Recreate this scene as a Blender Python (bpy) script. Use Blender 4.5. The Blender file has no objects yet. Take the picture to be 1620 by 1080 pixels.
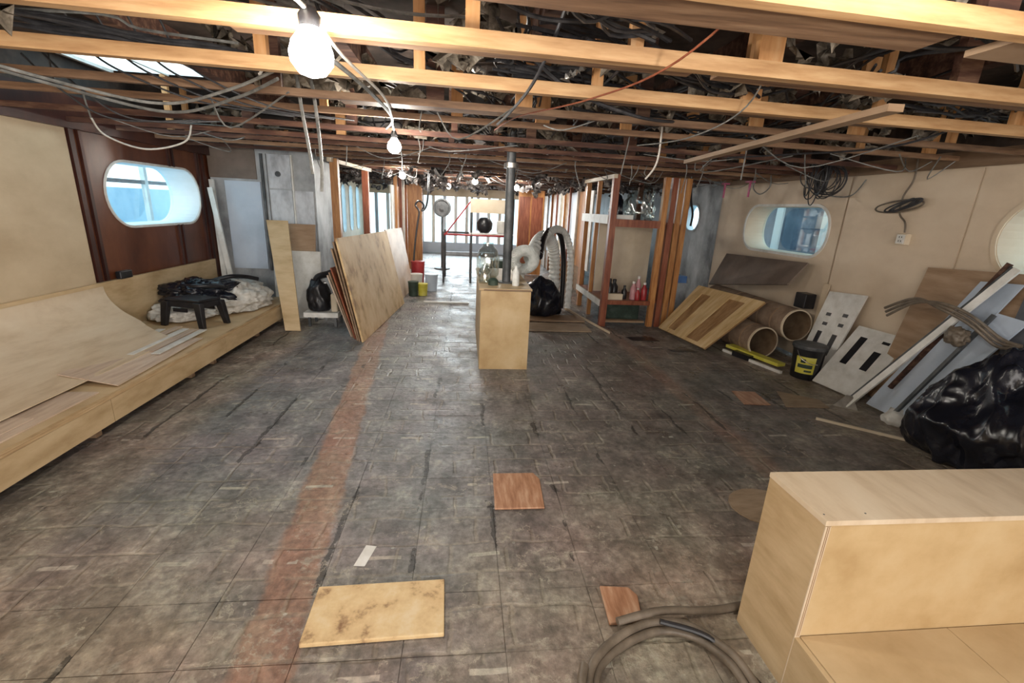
import bpy, bmesh, math, random
from mathutils import Vector, Matrix, noise
random.seed(7)
S = bpy.context.scene
C = S.collection

# ---------------------------------------------------------------- camera, world, exposure
H = 1.58
cr = (0.99396946, -0.09918778, 0.04675991)
cu = (-0.01672098, 0.28433831, 0.95857818)
cf = (0.10837488, 0.95357932, -0.28096508)
cam = bpy.data.objects.new('camera', bpy.data.cameras.new('camera'))
C.objects.link(cam)
cam.matrix_world = Matrix(((cr[0], cu[0], -cf[0], 0), (cr[1], cu[1], -cf[1], 0), (cr[2], cu[2], -cf[2], H), (0, 0, 0, 1)))
cam.data.sensor_width = 36; cam.data.lens = 721.04/1620*36; cam.data.clip_start = 0.05
S.camera = cam
W = bpy.data.worlds.new('sky'); S.world = W; W.use_nodes = True
W.node_tree.nodes['Background'].inputs[0].default_value = (0.66, 0.9, 1.0, 1)
W.node_tree.nodes['Background'].inputs[1].default_value = 1.35
S.view_settings.view_transform = 'Standard'; S.view_settings.look = 'None'
S.view_settings.gamma = 1; S.view_settings.use_curve_mapping = False
S.view_settings.exposure = 1.4

# area lights added as fill, standing in for daylight
def area(loc, rot, sx, sy, power, col):
    l = bpy.data.lights.new('daylight', 'AREA'); l.shape = 'RECTANGLE'; l.size = sx; l.size_y = sy; l.energy = power; l.color = col
    o = bpy.data.objects.new('daylight', l); C.objects.link(o); o.location = loc; o.rotation_euler = rot
area((.4, -3.3, 1.25), (math.radians(90), 0, 0), 6.5, 1.9, 85, (1, .95, .9))  # unseen broad fill added behind the camera
area((.4, 15.6, 1.1), (math.radians(-90), 0, 0), 5, 1.4, 75, (.85, .95, 1))  # fill added just inside the end wall to brighten the corridor
BULB = 112.0

# ---------------------------------------------------------------- materials
def sock(n, name): return n.inputs[name]
def mat(name, cols, rough=0.6, scale=6, stretch=(1, 1, 1), bump=0.0, metal=0.0, detail=6, spec=0.5, world=False, rand=0.0, rough2=None, alpha=None, bscale=None, coat=0.0):
    m = bpy.data.materials.new(name); m.use_nodes = True
    N = m.node_tree.nodes; L = m.node_tree.links; b = N['Principled BSDF']
    tc = N.new('ShaderNodeTexCoord'); mp = N.new('ShaderNodeMapping'); mp.inputs['Scale'].default_value = stretch
    if world:
        g = N.new('ShaderNodeNewGeometry'); L.new(g.outputs['Position'], mp.inputs[0])
    else: L.new(tc.outputs['Object'], mp.inputs[0])
    nz = N.new('ShaderNodeTexNoise'); nz.inputs['Scale'].default_value = scale; nz.inputs['Detail'].default_value = detail
    nz.inputs['Roughness'].default_value = 0.62
    L.new(mp.outputs[0], nz.inputs['Vector'])
    rp = N.new('ShaderNodeValToRGB'); L.new(nz.outputs['Fac'], rp.inputs[0])
    e = rp.color_ramp.elements
    n = len(cols)
    for i, c in enumerate(cols):
        p = 0.32+0.36*i/max(1, n-1)
        el = e[i] if i < 2 else e.new(p)
        el.position = p; el.color = (*c, 1)
    out = rp.outputs[0]
    if rand:
        oi = N.new('ShaderNodeObjectInfo'); mr = N.new('ShaderNodeMapRange')
        mr.inputs['To Min'].default_value = 1-rand; mr.inputs['To Max'].default_value = 1+rand
        L.new(oi.outputs['Random'], mr.inputs[0])
        hs = N.new('ShaderNodeHueSaturation'); L.new(mr.outputs[0], hs.inputs['Value']); L.new(out, hs.inputs['Color']); out = hs.outputs[0]
    L.new(out, b.inputs['Base Color'])
    b.inputs['Roughness'].default_value = rough; b.inputs['Metallic'].default_value = metal
    b.inputs['Specular IOR Level'].default_value = spec
    if coat: b.inputs['Coat Weight'].default_value = coat
    if rough2 is not None:
        mr2 = N.new('ShaderNodeMapRange'); mr2.inputs['From Min'].default_value = .35; mr2.inputs['From Max'].default_value = .65
        mr2.inputs['To Min'].default_value = rough; mr2.inputs['To Max'].default_value = rough2
        L.new(nz.outputs['Fac'], mr2.inputs[0]); L.new(mr2.outputs[0], b.inputs['Roughness'])
    if bump:
        bp = N.new('ShaderNodeBump'); bp.inputs['Strength'].default_value = bump; bp.inputs['Distance'].default_value = .02
        L.new(nz.outputs['Fac'], bp.inputs['Height']); L.new(bp.outputs[0], b.inputs['Normal'])
    if alpha is not None: b.inputs['Alpha'].default_value = alpha
    return m
def emis(name, col, st):
    m = bpy.data.materials.new(name); m.use_nodes = True
    b = m.node_tree.nodes['Principled BSDF']; b.inputs['Base Color'].default_value = (*col, 1)
    b.inputs['Emission Color'].default_value = (*col, 1); b.inputs['Emission Strength'].default_value = st
    return m
def glassm(name, col, rough=0.03, mix=0.85):
    m = bpy.data.materials.new(name); m.use_nodes = True
    N = m.node_tree.nodes; L = m.node_tree.links; N.remove(N['Principled BSDF'])
    t = N.new('ShaderNodeBsdfTransparent'); t.inputs[0].default_value = (*col, 1)
    g = N.new('ShaderNodeBsdfGlossy'); g.inputs[0].default_value = (1, 1, 1, 1); g.inputs['Roughness'].default_value = rough
    x = N.new('ShaderNodeMixShader'); x.inputs[0].default_value = 1-mix
    L.new(t.outputs[0], x.inputs[1]); L.new(g.outputs[0], x.inputs[2]); L.new(x.outputs[0], N['Material Output'].inputs[0])
    return m

M = {}
M['birch'] = mat('birch_plywood', [(.42, .29, .15), (.55, .4, .23), (.64, .49, .3)], .5, 2.2, (1, 1, 3.5), .05, rand=.05)
M['birch_pale'] = mat('pale_birch', [(.5, .38, .25), (.62, .5, .36), (.68, .57, .43)], .5, 2.0, (4, 1, 1), .04, rand=.08)
M['pinkply'] = mat('thin_pink_ply', [(.45, .33, .25), (.58, .45, .35), (.66, .54, .44)], .5, 3, (8, 1, 1), .03, rand=.1)
M['boxply'] = mat('cabinet_ply', [(.45, .3, .14), (.56, .4, .21), (.63, .48, .28)], .45, 3, (1, 1, 1), .04, rand=.05)
M['edge'] = mat('ply_edge', [(.32, .2, .1), (.5, .34, .18), (.6, .44, .26)], .7, 14, (.3, .3, 9), .1)
M['wallply'] = mat('wall_ply', [(.48, .37, .24), (.58, .46, .31), (.65, .53, .37)], .55, 1.4, (1, 1, 1.6), .05)
M['rwallply'] = mat('right_wall_ply', [(.56, .445, .32), (.66, .535, .4), (.72, .6, .46)], .5, 1.2, (1, 1, 1.6), .05, rand=.03)
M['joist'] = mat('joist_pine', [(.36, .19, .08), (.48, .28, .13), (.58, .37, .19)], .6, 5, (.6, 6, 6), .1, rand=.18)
M['joistmid'] = mat('weathered_joist', [(.13, .07, .04), (.24, .135, .075), (.34, .21, .125)], .65, 5, (.6, 5, 5), .15, rand=.2)  # brown wood, darkened in colour for the weaker light on far joists
M['joistdark'] = mat('old_joist', [(.035, .014, .01), (.085, .035, .022), (.2, .11, .065)], .75, 5, (.6, 4, 4), .2, rand=.25)  # dark brown wood; the dimness of far joists is put into this colour
M['hanger'] = mat('hanger_pine', [(.5, .23, .08), (.62, .32, .13), (.68, .4, .2)], .6, 6, (4, 4, .6), .1, rand=.2)
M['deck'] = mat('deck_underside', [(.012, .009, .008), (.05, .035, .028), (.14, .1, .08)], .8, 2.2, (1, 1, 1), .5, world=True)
M['mahog'] = mat('mahogany', [(.075, .02, .009), (.13, .038, .016), (.19, .065, .028)], .32, 2.5, (1, 1, .5), .03)
M['mahogdark'] = mat('dark_mahogany', [(.025, .008, .007), (.05, .014, .01), (.09, .028, .016)], .4, 4, (1, 1, .4), .05)
M['redwood'] = mat('red_stained_wood', [(.16, .04, .02), (.24, .07, .035), (.33, .12, .06)], .4, 7, (4, 4, .5), .05, rand=.1)
M['orangewood'] = mat('orange_varnished_wood', [(.3, .12, .035), (.44, .19, .06), (.55, .28, .1)], .4, 7, (4, 4, .5), .05, rand=.15)
M['osb'] = mat('rough_sheathing_ply', [(.3, .17, .08), (.6, .42, .22), (.7, .52, .31), (.74, .58, .38)], .6, 5, (1, 1, .7), .2, detail=10)
M['brownply'] = mat('brown_ply', [(.16, .1, .06), (.24, .155, .095), (.31, .21, .14)], .6, 2.5, (.6, .6, 5), .05)
M['groove'] = mat('groove_brown', [(.22, .12, .05), (.33, .19, .085), (.42, .26, .13)], .55, 5, (1, 4, 1), .05)
M['pineyellow'] = mat('yellow_pine', [(.52, .34, .15), (.66, .47, .24), (.74, .57, .34)], .5, 4, (.8, 4, .8), .05)
M['walnut'] = mat('grey_brown_panel', [(.12, .09, .075), (.17, .13, .105), (.22, .17, .14)], .5, 3, (1, 1, 1), .03)
M['tanply'] = mat('tan_ply', [(.26, .16, .09), (.35, .23, .14), (.43, .3, .2)], .55, 3, (.7, .7, 4), .05)
M['steel_grey'] = mat('grey_painted_steel', [(.14, .14, .15), (.36, .38, .4), (.56, .58, .61)], .5, 2.5, (1, 1, .7), .15, detail=8)
M['stained'] = mat('stained_white_metal', [(.1, .1, .11), (.4, .42, .46), (.62, .65, .7), (.7, .73, .78)], .45, 3.5, (1, 1, .5), .1, detail=9)
M['bluewhite'] = mat('pale_blue_panel', [(.42, .5, .6), (.52, .6, .72), (.6, .68, .78)], .35, 1.2, (1, 1, 1), .02)
M['white'] = mat('white_paint', [(.58, .57, .53), (.7, .69, .66), (.78, .78, .76)], .45, 8, (1, 1, 1), .05, rand=.05)
M['cream'] = mat('cream_panel', [(.55, .45, .32), (.66, .56, .42), (.72, .63, .5)], .5, 2, (1, 1, 1), .03)
M['cloth'] = mat('dust_sheet', [(.42, .4, .36), (.6, .58, .54), (.72, .71, .68)], .85, 14, (1, 1, 1), .6)
M['black'] = mat('black_plastic', [(.008, .008, .01), (.012, .012, .015), (.02, .02, .025)], .35, 10)
M['bag'] = mat('black_bin_bag', [(.006, .007, .011), (.01, .011, .018), (.016, .018, .028)], .22, 7, (1, 1, 1), .12, spec=.5)
M['cable'] = mat('dark_cable', [(.02, .02, .022), (.035, .035, .04), (.06, .06, .065)], .5, 20)
M['cablegrey'] = mat('grey_cable', [(.1, .1, .095), (.18, .18, .17), (.27, .27, .26)], .5, 20, rand=.2)
M['cablewhite'] = mat('pale_cable', [(.5, .47, .42), (.6, .57, .52), (.66, .63, .6)], .5, 20)
M['hose'] = mat('brown_grey_hose', [(.1, .08, .06), (.15, .12, .09), (.21, .17, .13)], .45, 12)
M['duct'] = mat('white_duct', [(.62, .65, .62), (.76, .78, .76), (.82, .83, .82)], .5, 20)
M['ductdark'] = mat('grey_duct', [(.09, .1, .11), (.14, .15, .16), (.2, .21, .22)], .5, 20)
M['card'] = mat('cardboard_tube', [(.18, .12, .08), (.26, .18, .125), (.34, .25, .18)], .8, 7, (1, 1, 1), .1)
M['cardin'] = mat('tube_inside', [(.14, .09, .05), (.2, .13, .075), (.25, .17, .1)], .85, 7)
M['insul'] = mat('torn_insulation', [(.05, .04, .03), (.2, .165, .125), (.5, .45, .38)], .7, 12, (1, 1, 1), .6)
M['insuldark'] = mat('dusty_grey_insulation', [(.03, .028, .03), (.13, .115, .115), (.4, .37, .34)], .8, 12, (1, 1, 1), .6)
M['foil'] = mat('crumpled_foil', [(.35, .33, .3), (.6, .58, .55), (.8, .79, .77)], .3, 10, (1, 1, 1), .6, metal=.7)
M['metal'] = mat('bare_metal', [(.4, .38, .35), (.55, .53, .5), (.66, .64, .6)], .3, 12, metal=.85)
M['pole'] = mat('dark_steel_pipe', [(.04, .045, .05), (.09, .095, .1), (.15, .155, .165)], .5, 8, (1, 1, .6), .1, metal=.3)
M['yellow'] = mat('yellow_paint', [(.55, .5, .05), (.66, .6, .08), (.7, .66, .18)], .5, 8)
M['redpl'] = mat('red_plastic', [(.3, .02, .025), (.4, .035, .04), (.46, .06, .06)], .35, 8)
M['pink'] = mat('pink_plastic', [(.5, .22, .24), (.6, .3, .32), (.66, .4, .42)], .4, 8)
M['blue'] = mat('blue_plastic', [(.04, .1, .25), (.06, .14, .34), (.1, .2, .42)], .4, 8)
M['magenta'] = mat('pink_bracket', [(.3, .06, .12), (.45, .1, .2), (.5, .16, .26)], .5, 8)
M['green'] = mat('dark_green_box', [(.02, .035, .025), (.03, .055, .04), (.06, .09, .07)], .6, 8)
M['glass'] = glassm('window_glass', (.92, .98, 1.0))
M['clear'] = glassm('clear_plastic', (.78, .82, .8), .12, .7)
M['bulb'] = emis('lit_bulb', (1, .94, .84), BULB)
M['bulbfar'] = emis('lit_bulb_far', (1, .94, .84), BULB*1.7)
M['lino'] = mat('tan_lino', [(.24, .17, .11), (.33, .24, .16), (.4, .3, .21)], .5, 5, (1, 4, 1), .05)
M['redtile'] = mat('red_brown_board', [(.3, .14, .075), (.45, .23, .13), (.6, .38, .25)], .5, 8, (4, .7, 1), .1)
M['extblue'] = mat('dark_blue_glazing', [(.05, .08, .13), (.09, .14, .21), (.18, .24, .33)], .2, 3)
M['slate'] = mat('slate_grey', [(.06, .065, .075), (.09, .095, .11), (.12, .125, .145)], .5, 3)
M['extwhite'] = mat('white_gloss', [(.75, .8, .82), (.8, .84, .86), (.85, .88, .9)], .4, 3)
M['extdeck'] = mat('blue_outside_deck', [(.3, .55, .72), (.42, .66, .8), (.5, .72, .85)], .5, 3)

# floor: worn dark mastic with a reddish lane, scuffs and rows of pale residue
def floor_mat():
    m = bpy.data.materials.new('worn_floor'); m.use_nodes = True
    N = m.node_tree.nodes; L = m.node_tree.links; b = N['Principled BSDF']
    g = N.new('ShaderNodeNewGeometry'); P = g.outputs['Position']
    def nz(scale, det=6, stretch=None, rough=.6, off=0):
        n = N.new('ShaderNodeTexNoise'); n.inputs['Scale'].default_value = scale; n.inputs['Detail'].default_value = det; n.inputs['Roughness'].default_value = rough
        mp = N.new('ShaderNodeMapping'); mp.inputs['Scale'].default_value = stretch or (1, 1, 1); mp.inputs['Location'].default_value = (off, off*.7, 0)
        L.new(P, mp.inputs[0]); L.new(mp.outputs[0], n.inputs['Vector']); return n.outputs['Fac']
    def ramp(f, pts):
        r = N.new('ShaderNodeValToRGB'); L.new(f, r.inputs[0]); e = r.color_ramp.elements
        for i, (p, c) in enumerate(pts):
            el = e[i] if i < 2 else e.new(p)
            el.position = p; el.color = (*c, 1) if len(c) == 3 else c
        return r.outputs[0]
    def math_(op, a, b_=None, c=None):
        n = N.new('ShaderNodeMath'); n.operation = op
        for i, v in enumerate((a, b_, c)):
            if v is None: continue
            if isinstance(v, (int, float)): n.inputs[i].default_value = v
            else: L.new(v, n.inputs[i])
        return n.outputs[0]
    def mix(f, a, b_, mode='MIX'):
        n = N.new('ShaderNodeMix'); n.data_type = 'RGBA'; n.blend_type = mode
        if isinstance(f, (int, float)): n.inputs[0].default_value = f
        else: L.new(f, n.inputs[0])
        for i, v in ((6, a), (7, b_)):
            if isinstance(v, tuple): n.inputs[i].default_value = (*v, 1)
            else: L.new(v, n.inputs[i])
        return n.outputs[2]
    def band(v, lo, hi, soft):   # smooth 0..1 inside lo..hi
        a = N.new('ShaderNodeMapRange'); a.interpolation_type = 'SMOOTHSTEP'; a.inputs[1].default_value = lo-soft; a.inputs[2].default_value = lo+soft
        c = N.new('ShaderNodeMapRange'); c.interpolation_type = 'SMOOTHSTEP'; c.inputs[1].default_value = hi-soft; c.inputs[2].default_value = hi+soft
        L.new(v, a.inputs[0]); L.new(v, c.inputs[0])
        return math_('SUBTRACT', a.outputs[0], c.outputs[0])
    xyz = N.new('ShaderNodeSeparateXYZ'); L.new(P, xyz.inputs[0]); X, Y = xyz.outputs[0], xyz.outputs[1]
    big = nz(.9, 4, off=3); mid = nz(4.5, 10, (1, .8, 1), .74); fine = nz(26, 6, off=9)
    base = ramp(mid, [(.3, (.055, .047, .042)), (.46, (.135, .118, .108)), (.58, (.22, .195, .175)), (.7, (.36, .32, .26))])
    grey = ramp(mid, [(.3, (.075, .077, .082)), (.46, (.165, .165, .172)), (.58, (.26, .255, .26)), (.7, (.45, .43, .41))])
    warm = ramp(mid, [(.3, (.13, .1, .075)), (.46, (.25, .2, .152)), (.58, (.38, .315, .245)), (.7, (.58, .52, .43))])
    c = mix(band(X, -2.1, .4, .5), base, grey)
    near = N.new('ShaderNodeMapRange'); near.inputs[1].default_value = 2.6; near.inputs[2].default_value = 1.4; L.new(Y, near.inputs[0])
    c = mix(math_('MULTIPLY', near.outputs[0], ramp(big, [(.35, (.3,)*3), (.6, (1,)*3)])), c, warm)
    # reddish lane on the left
    Xw = math_('ADD', X, math_('MULTIPLY', math_('SUBTRACT', mid, .5), .16))
    lane = band(math_('ADD', Xw, math_('MULTIPLY', Y, .09)), -.67, -.45, .02)
    lanec = ramp(nz(4, 9, (1, .5, 1), .75, 5), [(.3, (.12, .075, .055)), (.46, (.29, .165, .115)), (.6, (.38, .26, .19)), (.7, (.5, .42, .34))])
    c = mix(math_('MULTIPLY', lane, .92), c, lanec)
    # warm tan strip in front of the platform and right wall
    c = mix(math_('MULTIPLY', band(X, -2.4, -1.85, .12), .6), c, warm)
    c = mix(math_('MULTIPLY', band(X, 3.15, 4.3, .25), .7), c, warm)
    # reddish lanes right
    c = mix(math_('MULTIPLY', band(Xw, 1.95, 2.12, .04), .4), c, lanec)
    # rows of pale residue every 57 cm, broken into dashes
    rowp = math_('PINGPONG', math_('ADD', Y, math_('ADD', -2.93+5.7, math_('MULTIPLY', math_('SUBTRACT', nz(2.1, 2), .5), .06))), .285)
    row = math_('LESS_THAN', rowp, .012)
    dx = math_('LESS_THAN', math_('PINGPONG', math_('ADD', X, 10), .23), .075)
    gate = math_('GREATER_THAN', nz(2.7, 3, off=20), .47)
    c = mix(math_('MULTIPLY', math_('MULTIPLY', row, dx), math_('MULTIPLY', gate, .75)), c, (.5, .47, .4))
    # shallow brick-like imprints in front
    bk_ = N.new('ShaderNodeTexBrick'); bk_.inputs['Scale'].default_value = 1; bk_.inputs['Brick Width'].default_value = .26; bk_.inputs['Row Height'].default_value = .19
    bk_.inputs['Mortar Size'].default_value = .014; bk_.inputs['Mortar Smooth'].default_value = .8
    wp = N.new('ShaderNodeVectorMath'); wn = N.new('ShaderNodeTexNoise'); wn.inputs['Scale'].default_value = 4; L.new(P, wn.inputs['Vector'])
    sc_ = N.new('ShaderNodeVectorMath'); sc_.operation = 'SCALE'; sc_.inputs[3].default_value = .07; L.new(wn.outputs['Color'], sc_.inputs[0]); L.new(P, wp.inputs[0]); L.new(sc_.outputs[0], wp.inputs[1]); L.new(wp.outputs[0], bk_.inputs['Vector'])
    imp = math_('MULTIPLY', bk_.outputs['Fac'], math_('GREATER_THAN', nz(1.5, 3, off=71), .48))
    c = mix(math_('MULTIPLY', imp, .3), c, (.34, .3, .23))
    # dark troughs running forward
    tr = math_('MULTIPLY', math_('LESS_THAN', math_('PINGPONG', math_('ADD', Xw, 10.09), .19), .012), math_('GREATER_THAN', nz(1.6, 3, (1, .5, 1), off=31), .55))
    c = mix(math_('MULTIPLY', tr, .7), c, (.012, .011, .01))
    # curly glue residue: thin contour lines of a noise field
    cn = nz(4.6, 6, off=41, rough=.6); cg = nz(3.1, 4, off=52)
    worm = math_('LESS_THAN', math_('ABSOLUTE', math_('SUBTRACT', cn, .5)), .0065)
    thw = N.new('ShaderNodeMapRange'); thw.inputs[1].default_value = 1; thw.inputs[2].default_value = 4; thw.inputs[3].default_value = .5; thw.inputs[4].default_value = .62; L.new(Y, thw.inputs[0])
    c = mix(math_('MULTIPLY', math_('MULTIPLY', worm, math_('GREATER_THAN', math_('ADD', cg, math_('MULTIPLY', math_('SUBTRACT', fine, .5), .3)), thw.outputs[0])), .55), c, (.44, .4, .32))
    hue = ramp(nz(1.7, 5, off=61), [(.35, (.54, .475, .48)), (.5, (.51, .5, .49)), (.65, (.47, .51, .49))])
    c = mix(.8, c, hue, 'OVERLAY')
    # pale scuffs, denser in front
    sc = nz(5.5, 10, (1, 1.3, 1), .75, off=14)
    thr = N.new('ShaderNodeMapRange'); thr.inputs[1].default_value = 1.2; thr.inputs[2].default_value = 5; thr.inputs[3].default_value = .55; thr.inputs[4].default_value = .64; L.new(Y, thr.inputs[0])
    scm = N.new('ShaderNodeMapRange'); L.new(math_('SUBTRACT', sc, thr.outputs[0]), scm.inputs[0]); scm.inputs[1].default_value = 0; scm.inputs[2].default_value = .06
    c = mix(math_('MULTIPLY', scm.outputs[0], .75), c, (.4, .36, .29))
    sp = N.new('ShaderNodeTexVoronoi'); sp.inputs['Scale'].default_value = 5; L.new(P, sp.inputs['Vector'])
    spd = math_('LESS_THAN', math_('ADD', sp.outputs['Distance'], math_('MULTIPLY', fine, .12)), .1)
    c = mix(math_('MULTIPLY', spd, .6), c, (.5, .48, .43))
    c = mix(.75, c, ramp(fine, [(.3, (.25,)*3), (.7, (.75,)*3)]), 'OVERLAY')
    L.new(c, b.inputs['Base Color'])
    r = ramp(nz(3, 6, off=7), [(.35, (.26,)*3), (.65, (.55,)*3)])
    L.new(r, b.inputs['Roughness'])
    bp = N.new('ShaderNodeBump'); bp.inputs['Strength'].default_value = .9; bp.inputs['Distance'].default_value = .016
    L.new(math_('ADD', math_('ADD', mid, math_('MULTIPLY', math_('ADD', tr, math_('MULTIPLY', imp, .6)), -.5)), math_('MULTIPLY', fine, .45)), bp.inputs['Height']); L.new(bp.outputs[0], b.inputs['Normal'])
    return m
M['floor'] = floor_mat()
M['joint'] = mat('dirty_joint', [(.01, .009, .008), (.03, .025, .02), (.06, .05, .04)], .8, 8, world=True)

# ---------------------------------------------------------------- mesh helpers
class MB:
    def __init__(s): s.v = []; s.f = []; s.smooth = False
    def box(s, x0, x1, y0, y1, z0, z1):
        b = len(s.v)
        s.v += [(x0, y0, z0), (x1, y0, z0), (x1, y1, z0), (x0, y1, z0), (x0, y0, z1), (x1, y0, z1), (x1, y1, z1), (x0, y1, z1)]
        s.f += [tuple(b+i for i in q) for q in ((0, 3, 2, 1), (4, 5, 6, 7), (0, 1, 5, 4), (1, 2, 6, 5), (2, 3, 7, 6), (3, 0, 4, 7))]
        return s
    def slab(s, ps, th):
        ps = [Vector(p) for p in ps]; n = (ps[1]-ps[0]).cross(ps[-1]-ps[0]).normalized()*th
        b = len(s.v); k = len(ps)
        s.v += [tuple(p) for p in ps]+[tuple(p+n) for p in ps]
        s.f.append(tuple(b+i for i in reversed(range(k)))); s.f.append(tuple(b+k+i for i in range(k)))
        for i in range(k):
            j = (i+1) % k; s.f.append((b+i, b+j, b+k+j, b+k+i))
        return s
    def bar(s, a, b_, w, d, up=(0, 0, 1)):
        a = Vector(a); b_ = Vector(b_); t = (b_-a).normalized(); u = Vector(up)
        x = t.cross(u)
        if x.length < 1e-3: x = t.cross(Vector((1, 0, 0)))
        x.normalize(); y = x.cross(t).normalized(); x *= w/2; y *= d/2
        b = len(s.v)
        for p in (a, b_):
            s.v += [tuple(p-x-y), tuple(p+x-y), tuple(p+x+y), tuple(p-x+y)]
        s.f += [tuple(b+i for i in q) for q in ((0, 1, 2, 3), (7, 6, 5, 4), (0, 4, 5, 1), (1, 5, 6, 2), (2, 6, 7, 3), (3, 7, 4, 0))]
        return s
    def tube(s, pts, r, n=7, spl=6, cap=True, rfun=None):
        s.smooth = True
        P = [Vector(p) for p in pts]
        if spl and len(P) > 2:
            Q = []
            for i in range(len(P)-1):
                p0 = P[max(i-1, 0)]; p1 = P[i]; p2 = P[i+1]; p3 = P[min(i+2, len(P)-1)]
                for k in range(spl):
                    t = k/spl
                    Q.append(.5*((2*p1)+(-p0+p2)*t+(2*p0-5*p1+4*p2-p3)*t*t+(-p0+3*p1-3*p2+p3)*t**3))
            Q.append(P[-1]); P = Q
        b = len(s.v); x = None
        for i, p in enumerate(P):
            t = (P[min(i+1, len(P)-1)]-P[max(i-1, 0)]).normalized()
            if x is None:
                x = t.orthogonal().normalized()
            else:
                x = (x-t*x.dot(t)); x = x.normalized() if x.length > 1e-6 else t.orthogonal().normalized()
            y = t.cross(x)
            rr = rfun(i/(len(P)-1), i) if rfun else r
            for k in range(n):
                a = 2*math.pi*k/n; s.v.append(tuple(p+(x*math.cos(a)+y*math.sin(a))*rr))
        for i in range(len(P)-1):
            for k in range(n):
                k2 = (k+1) % n
                s.f.append((b+i*n+k, b+i*n+k2, b+(i+1)*n+k2, b+(i+1)*n+k))
        if cap:
            s.f.append(tuple(b+k for k in reversed(range(n)))); s.f.append(tuple(b+(len(P)-1)*n+k for k in range(n)))
        return s
    def lathe(s, c, prof, n=24, axis=(0, 0, 1), cap=True):
        s.smooth = True
        a = Vector(axis).normalized(); x = a.orthogonal().normalized(); y = a.cross(x); c = Vector(c); b = len(s.v)
        for r, h in prof:
            for k in range(n):
                t = 2*math.pi*k/n; s.v.append(tuple(c+a*h+(x*math.cos(t)+y*math.sin(t))*r))
        for i in range(len(prof)-1):
            for k in range(n):
                k2 = (k+1) % n; s.f.append((b+i*n+k, b+i*n+k2, b+(i+1)*n+k2, b+(i+1)*n+k))
        if cap and prof[0][0] > 1e-4: s.f.append(tuple(b+k for k in reversed(range(n))))
        if cap and prof[-1][0] > 1e-4: s.f.append(tuple(b+(len(prof)-1)*n+k for k in range(n)))
        return s
    def build(s, name, m, parent=None, loc=None, bevel=0):
        me = bpy.data.meshes.new(name)
        if loc is None:
            if parent: loc = Vector((0, 0, 0))
            else:
                xs = [v[0] for v in s.v]; ys = [v[1] for v in s.v]; zs = [v[2] for v in s.v]
                loc = Vector(((min(xs)+max(xs))/2, (min(ys)+max(ys))/2, min(zs)))
            off = parent_off(parent)+loc if parent else loc
        else: loc = Vector(loc); off = Vector((0, 0, 0))
        me.from_pydata([tuple(Vector(v)-off) for v in s.v], [], s.f); me.update()
        me.materials.append(m)
        o = bpy.data.objects.new(name, me); C.objects.link(o); o.location = loc
        if parent: o.parent = parent
        bmx = bmesh.new(); bmx.from_mesh(me); bmesh.ops.remove_doubles(bmx, verts=bmx.verts, dist=1e-6)
        bmesh.ops.recalc_face_normals(bmx, faces=bmx.faces); bmx.to_mesh(me); bmx.free()
        if s.smooth:
            for p in me.polygons: p.use_smooth = True
            try:
                me.set_sharp_from_angle(angle=math.radians(42))
            except Exception: pass
        if bevel:
            bv = o.modifiers.new('bevel', 'BEVEL'); bv.width = bevel; bv.segments = 2; bv.limit_method = 'ANGLE'
        return o
def parent_off(p):
    o = Vector((0, 0, 0))
    while p: o += p.location; p = p.parent
    return o
def tag(o, label=None, cat=None, group=None, kind=None):
    if label: o['label'] = label
    if cat: o['category'] = cat
    if group: o['group'] = group
    if kind: o['kind'] = kind
    return o
def thing(name, label, cat, loc, group=None):
    o = bpy.data.objects.new(name, None); C.objects.link(o); o.location = loc; o.empty_display_size = .1
    return tag(o, label, cat, group)
def Box(*a): return MB().box(*a)
def Slab(ps, th): return MB().slab(ps, th)
def Bar(*a, **k): return MB().bar(*a, **k)
def Tube(*a, **k): return MB().tube(*a, **k)

XL, XR, YB, YF, ZC = -3.3, 4.1, -3.5, 16.0, 2.62

# ---------------------------------------------------------------- structure: floor with its tiles
floor = tag(Box(XL-.3, XR+.3, YB, YF+1, -.2, -.006).build('floor', M['floor'], loc=(0, 0, 0)), kind='structure')
ts = []
for k in range(4):
    bm = MB(); bm.box(-.188, .188, -.1405, .1405, -.014, 0)
    o = bm.build('tile', M['floor'], floor, loc=(0, 0, 0)); bpy.data.objects.remove(o)
    me = bpy.data.meshes.new('tile')
    w, d = .1899-.0004*k, .1424-.0004*k
    v = [(-w, -d, -.014), (w, -d, -.014), (w, d, -.014), (-w, d, -.014), (-w+.0008, -d+.0008, 0), (w-.0008, -d+.0008, 0), (w-.0008, d-.0008, 0), (-w+.0008, d-.0008, 0)]
    me.from_pydata(v, [], [(0, 3, 2, 1), (4, 5, 6, 7), (0, 1, 5, 4), (1, 2, 6, 5), (2, 3, 7, 6), (3, 0, 4, 7)])
    me.materials.append(M['floor']); ts.append(me)
for i in range(16):
    for j in range(18):
        x = -2.1+.38*i+.19; y = .86+.285*j
        o = bpy.data.objects.new('tile', random.choice(ts)); C.objects.link(o); o.parent = floor
        o.location = (x, y, random.uniform(-.0015, .0)); o.rotation_euler = (random.gauss(0, .0015), random.gauss(0, .0015), 0)

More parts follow.
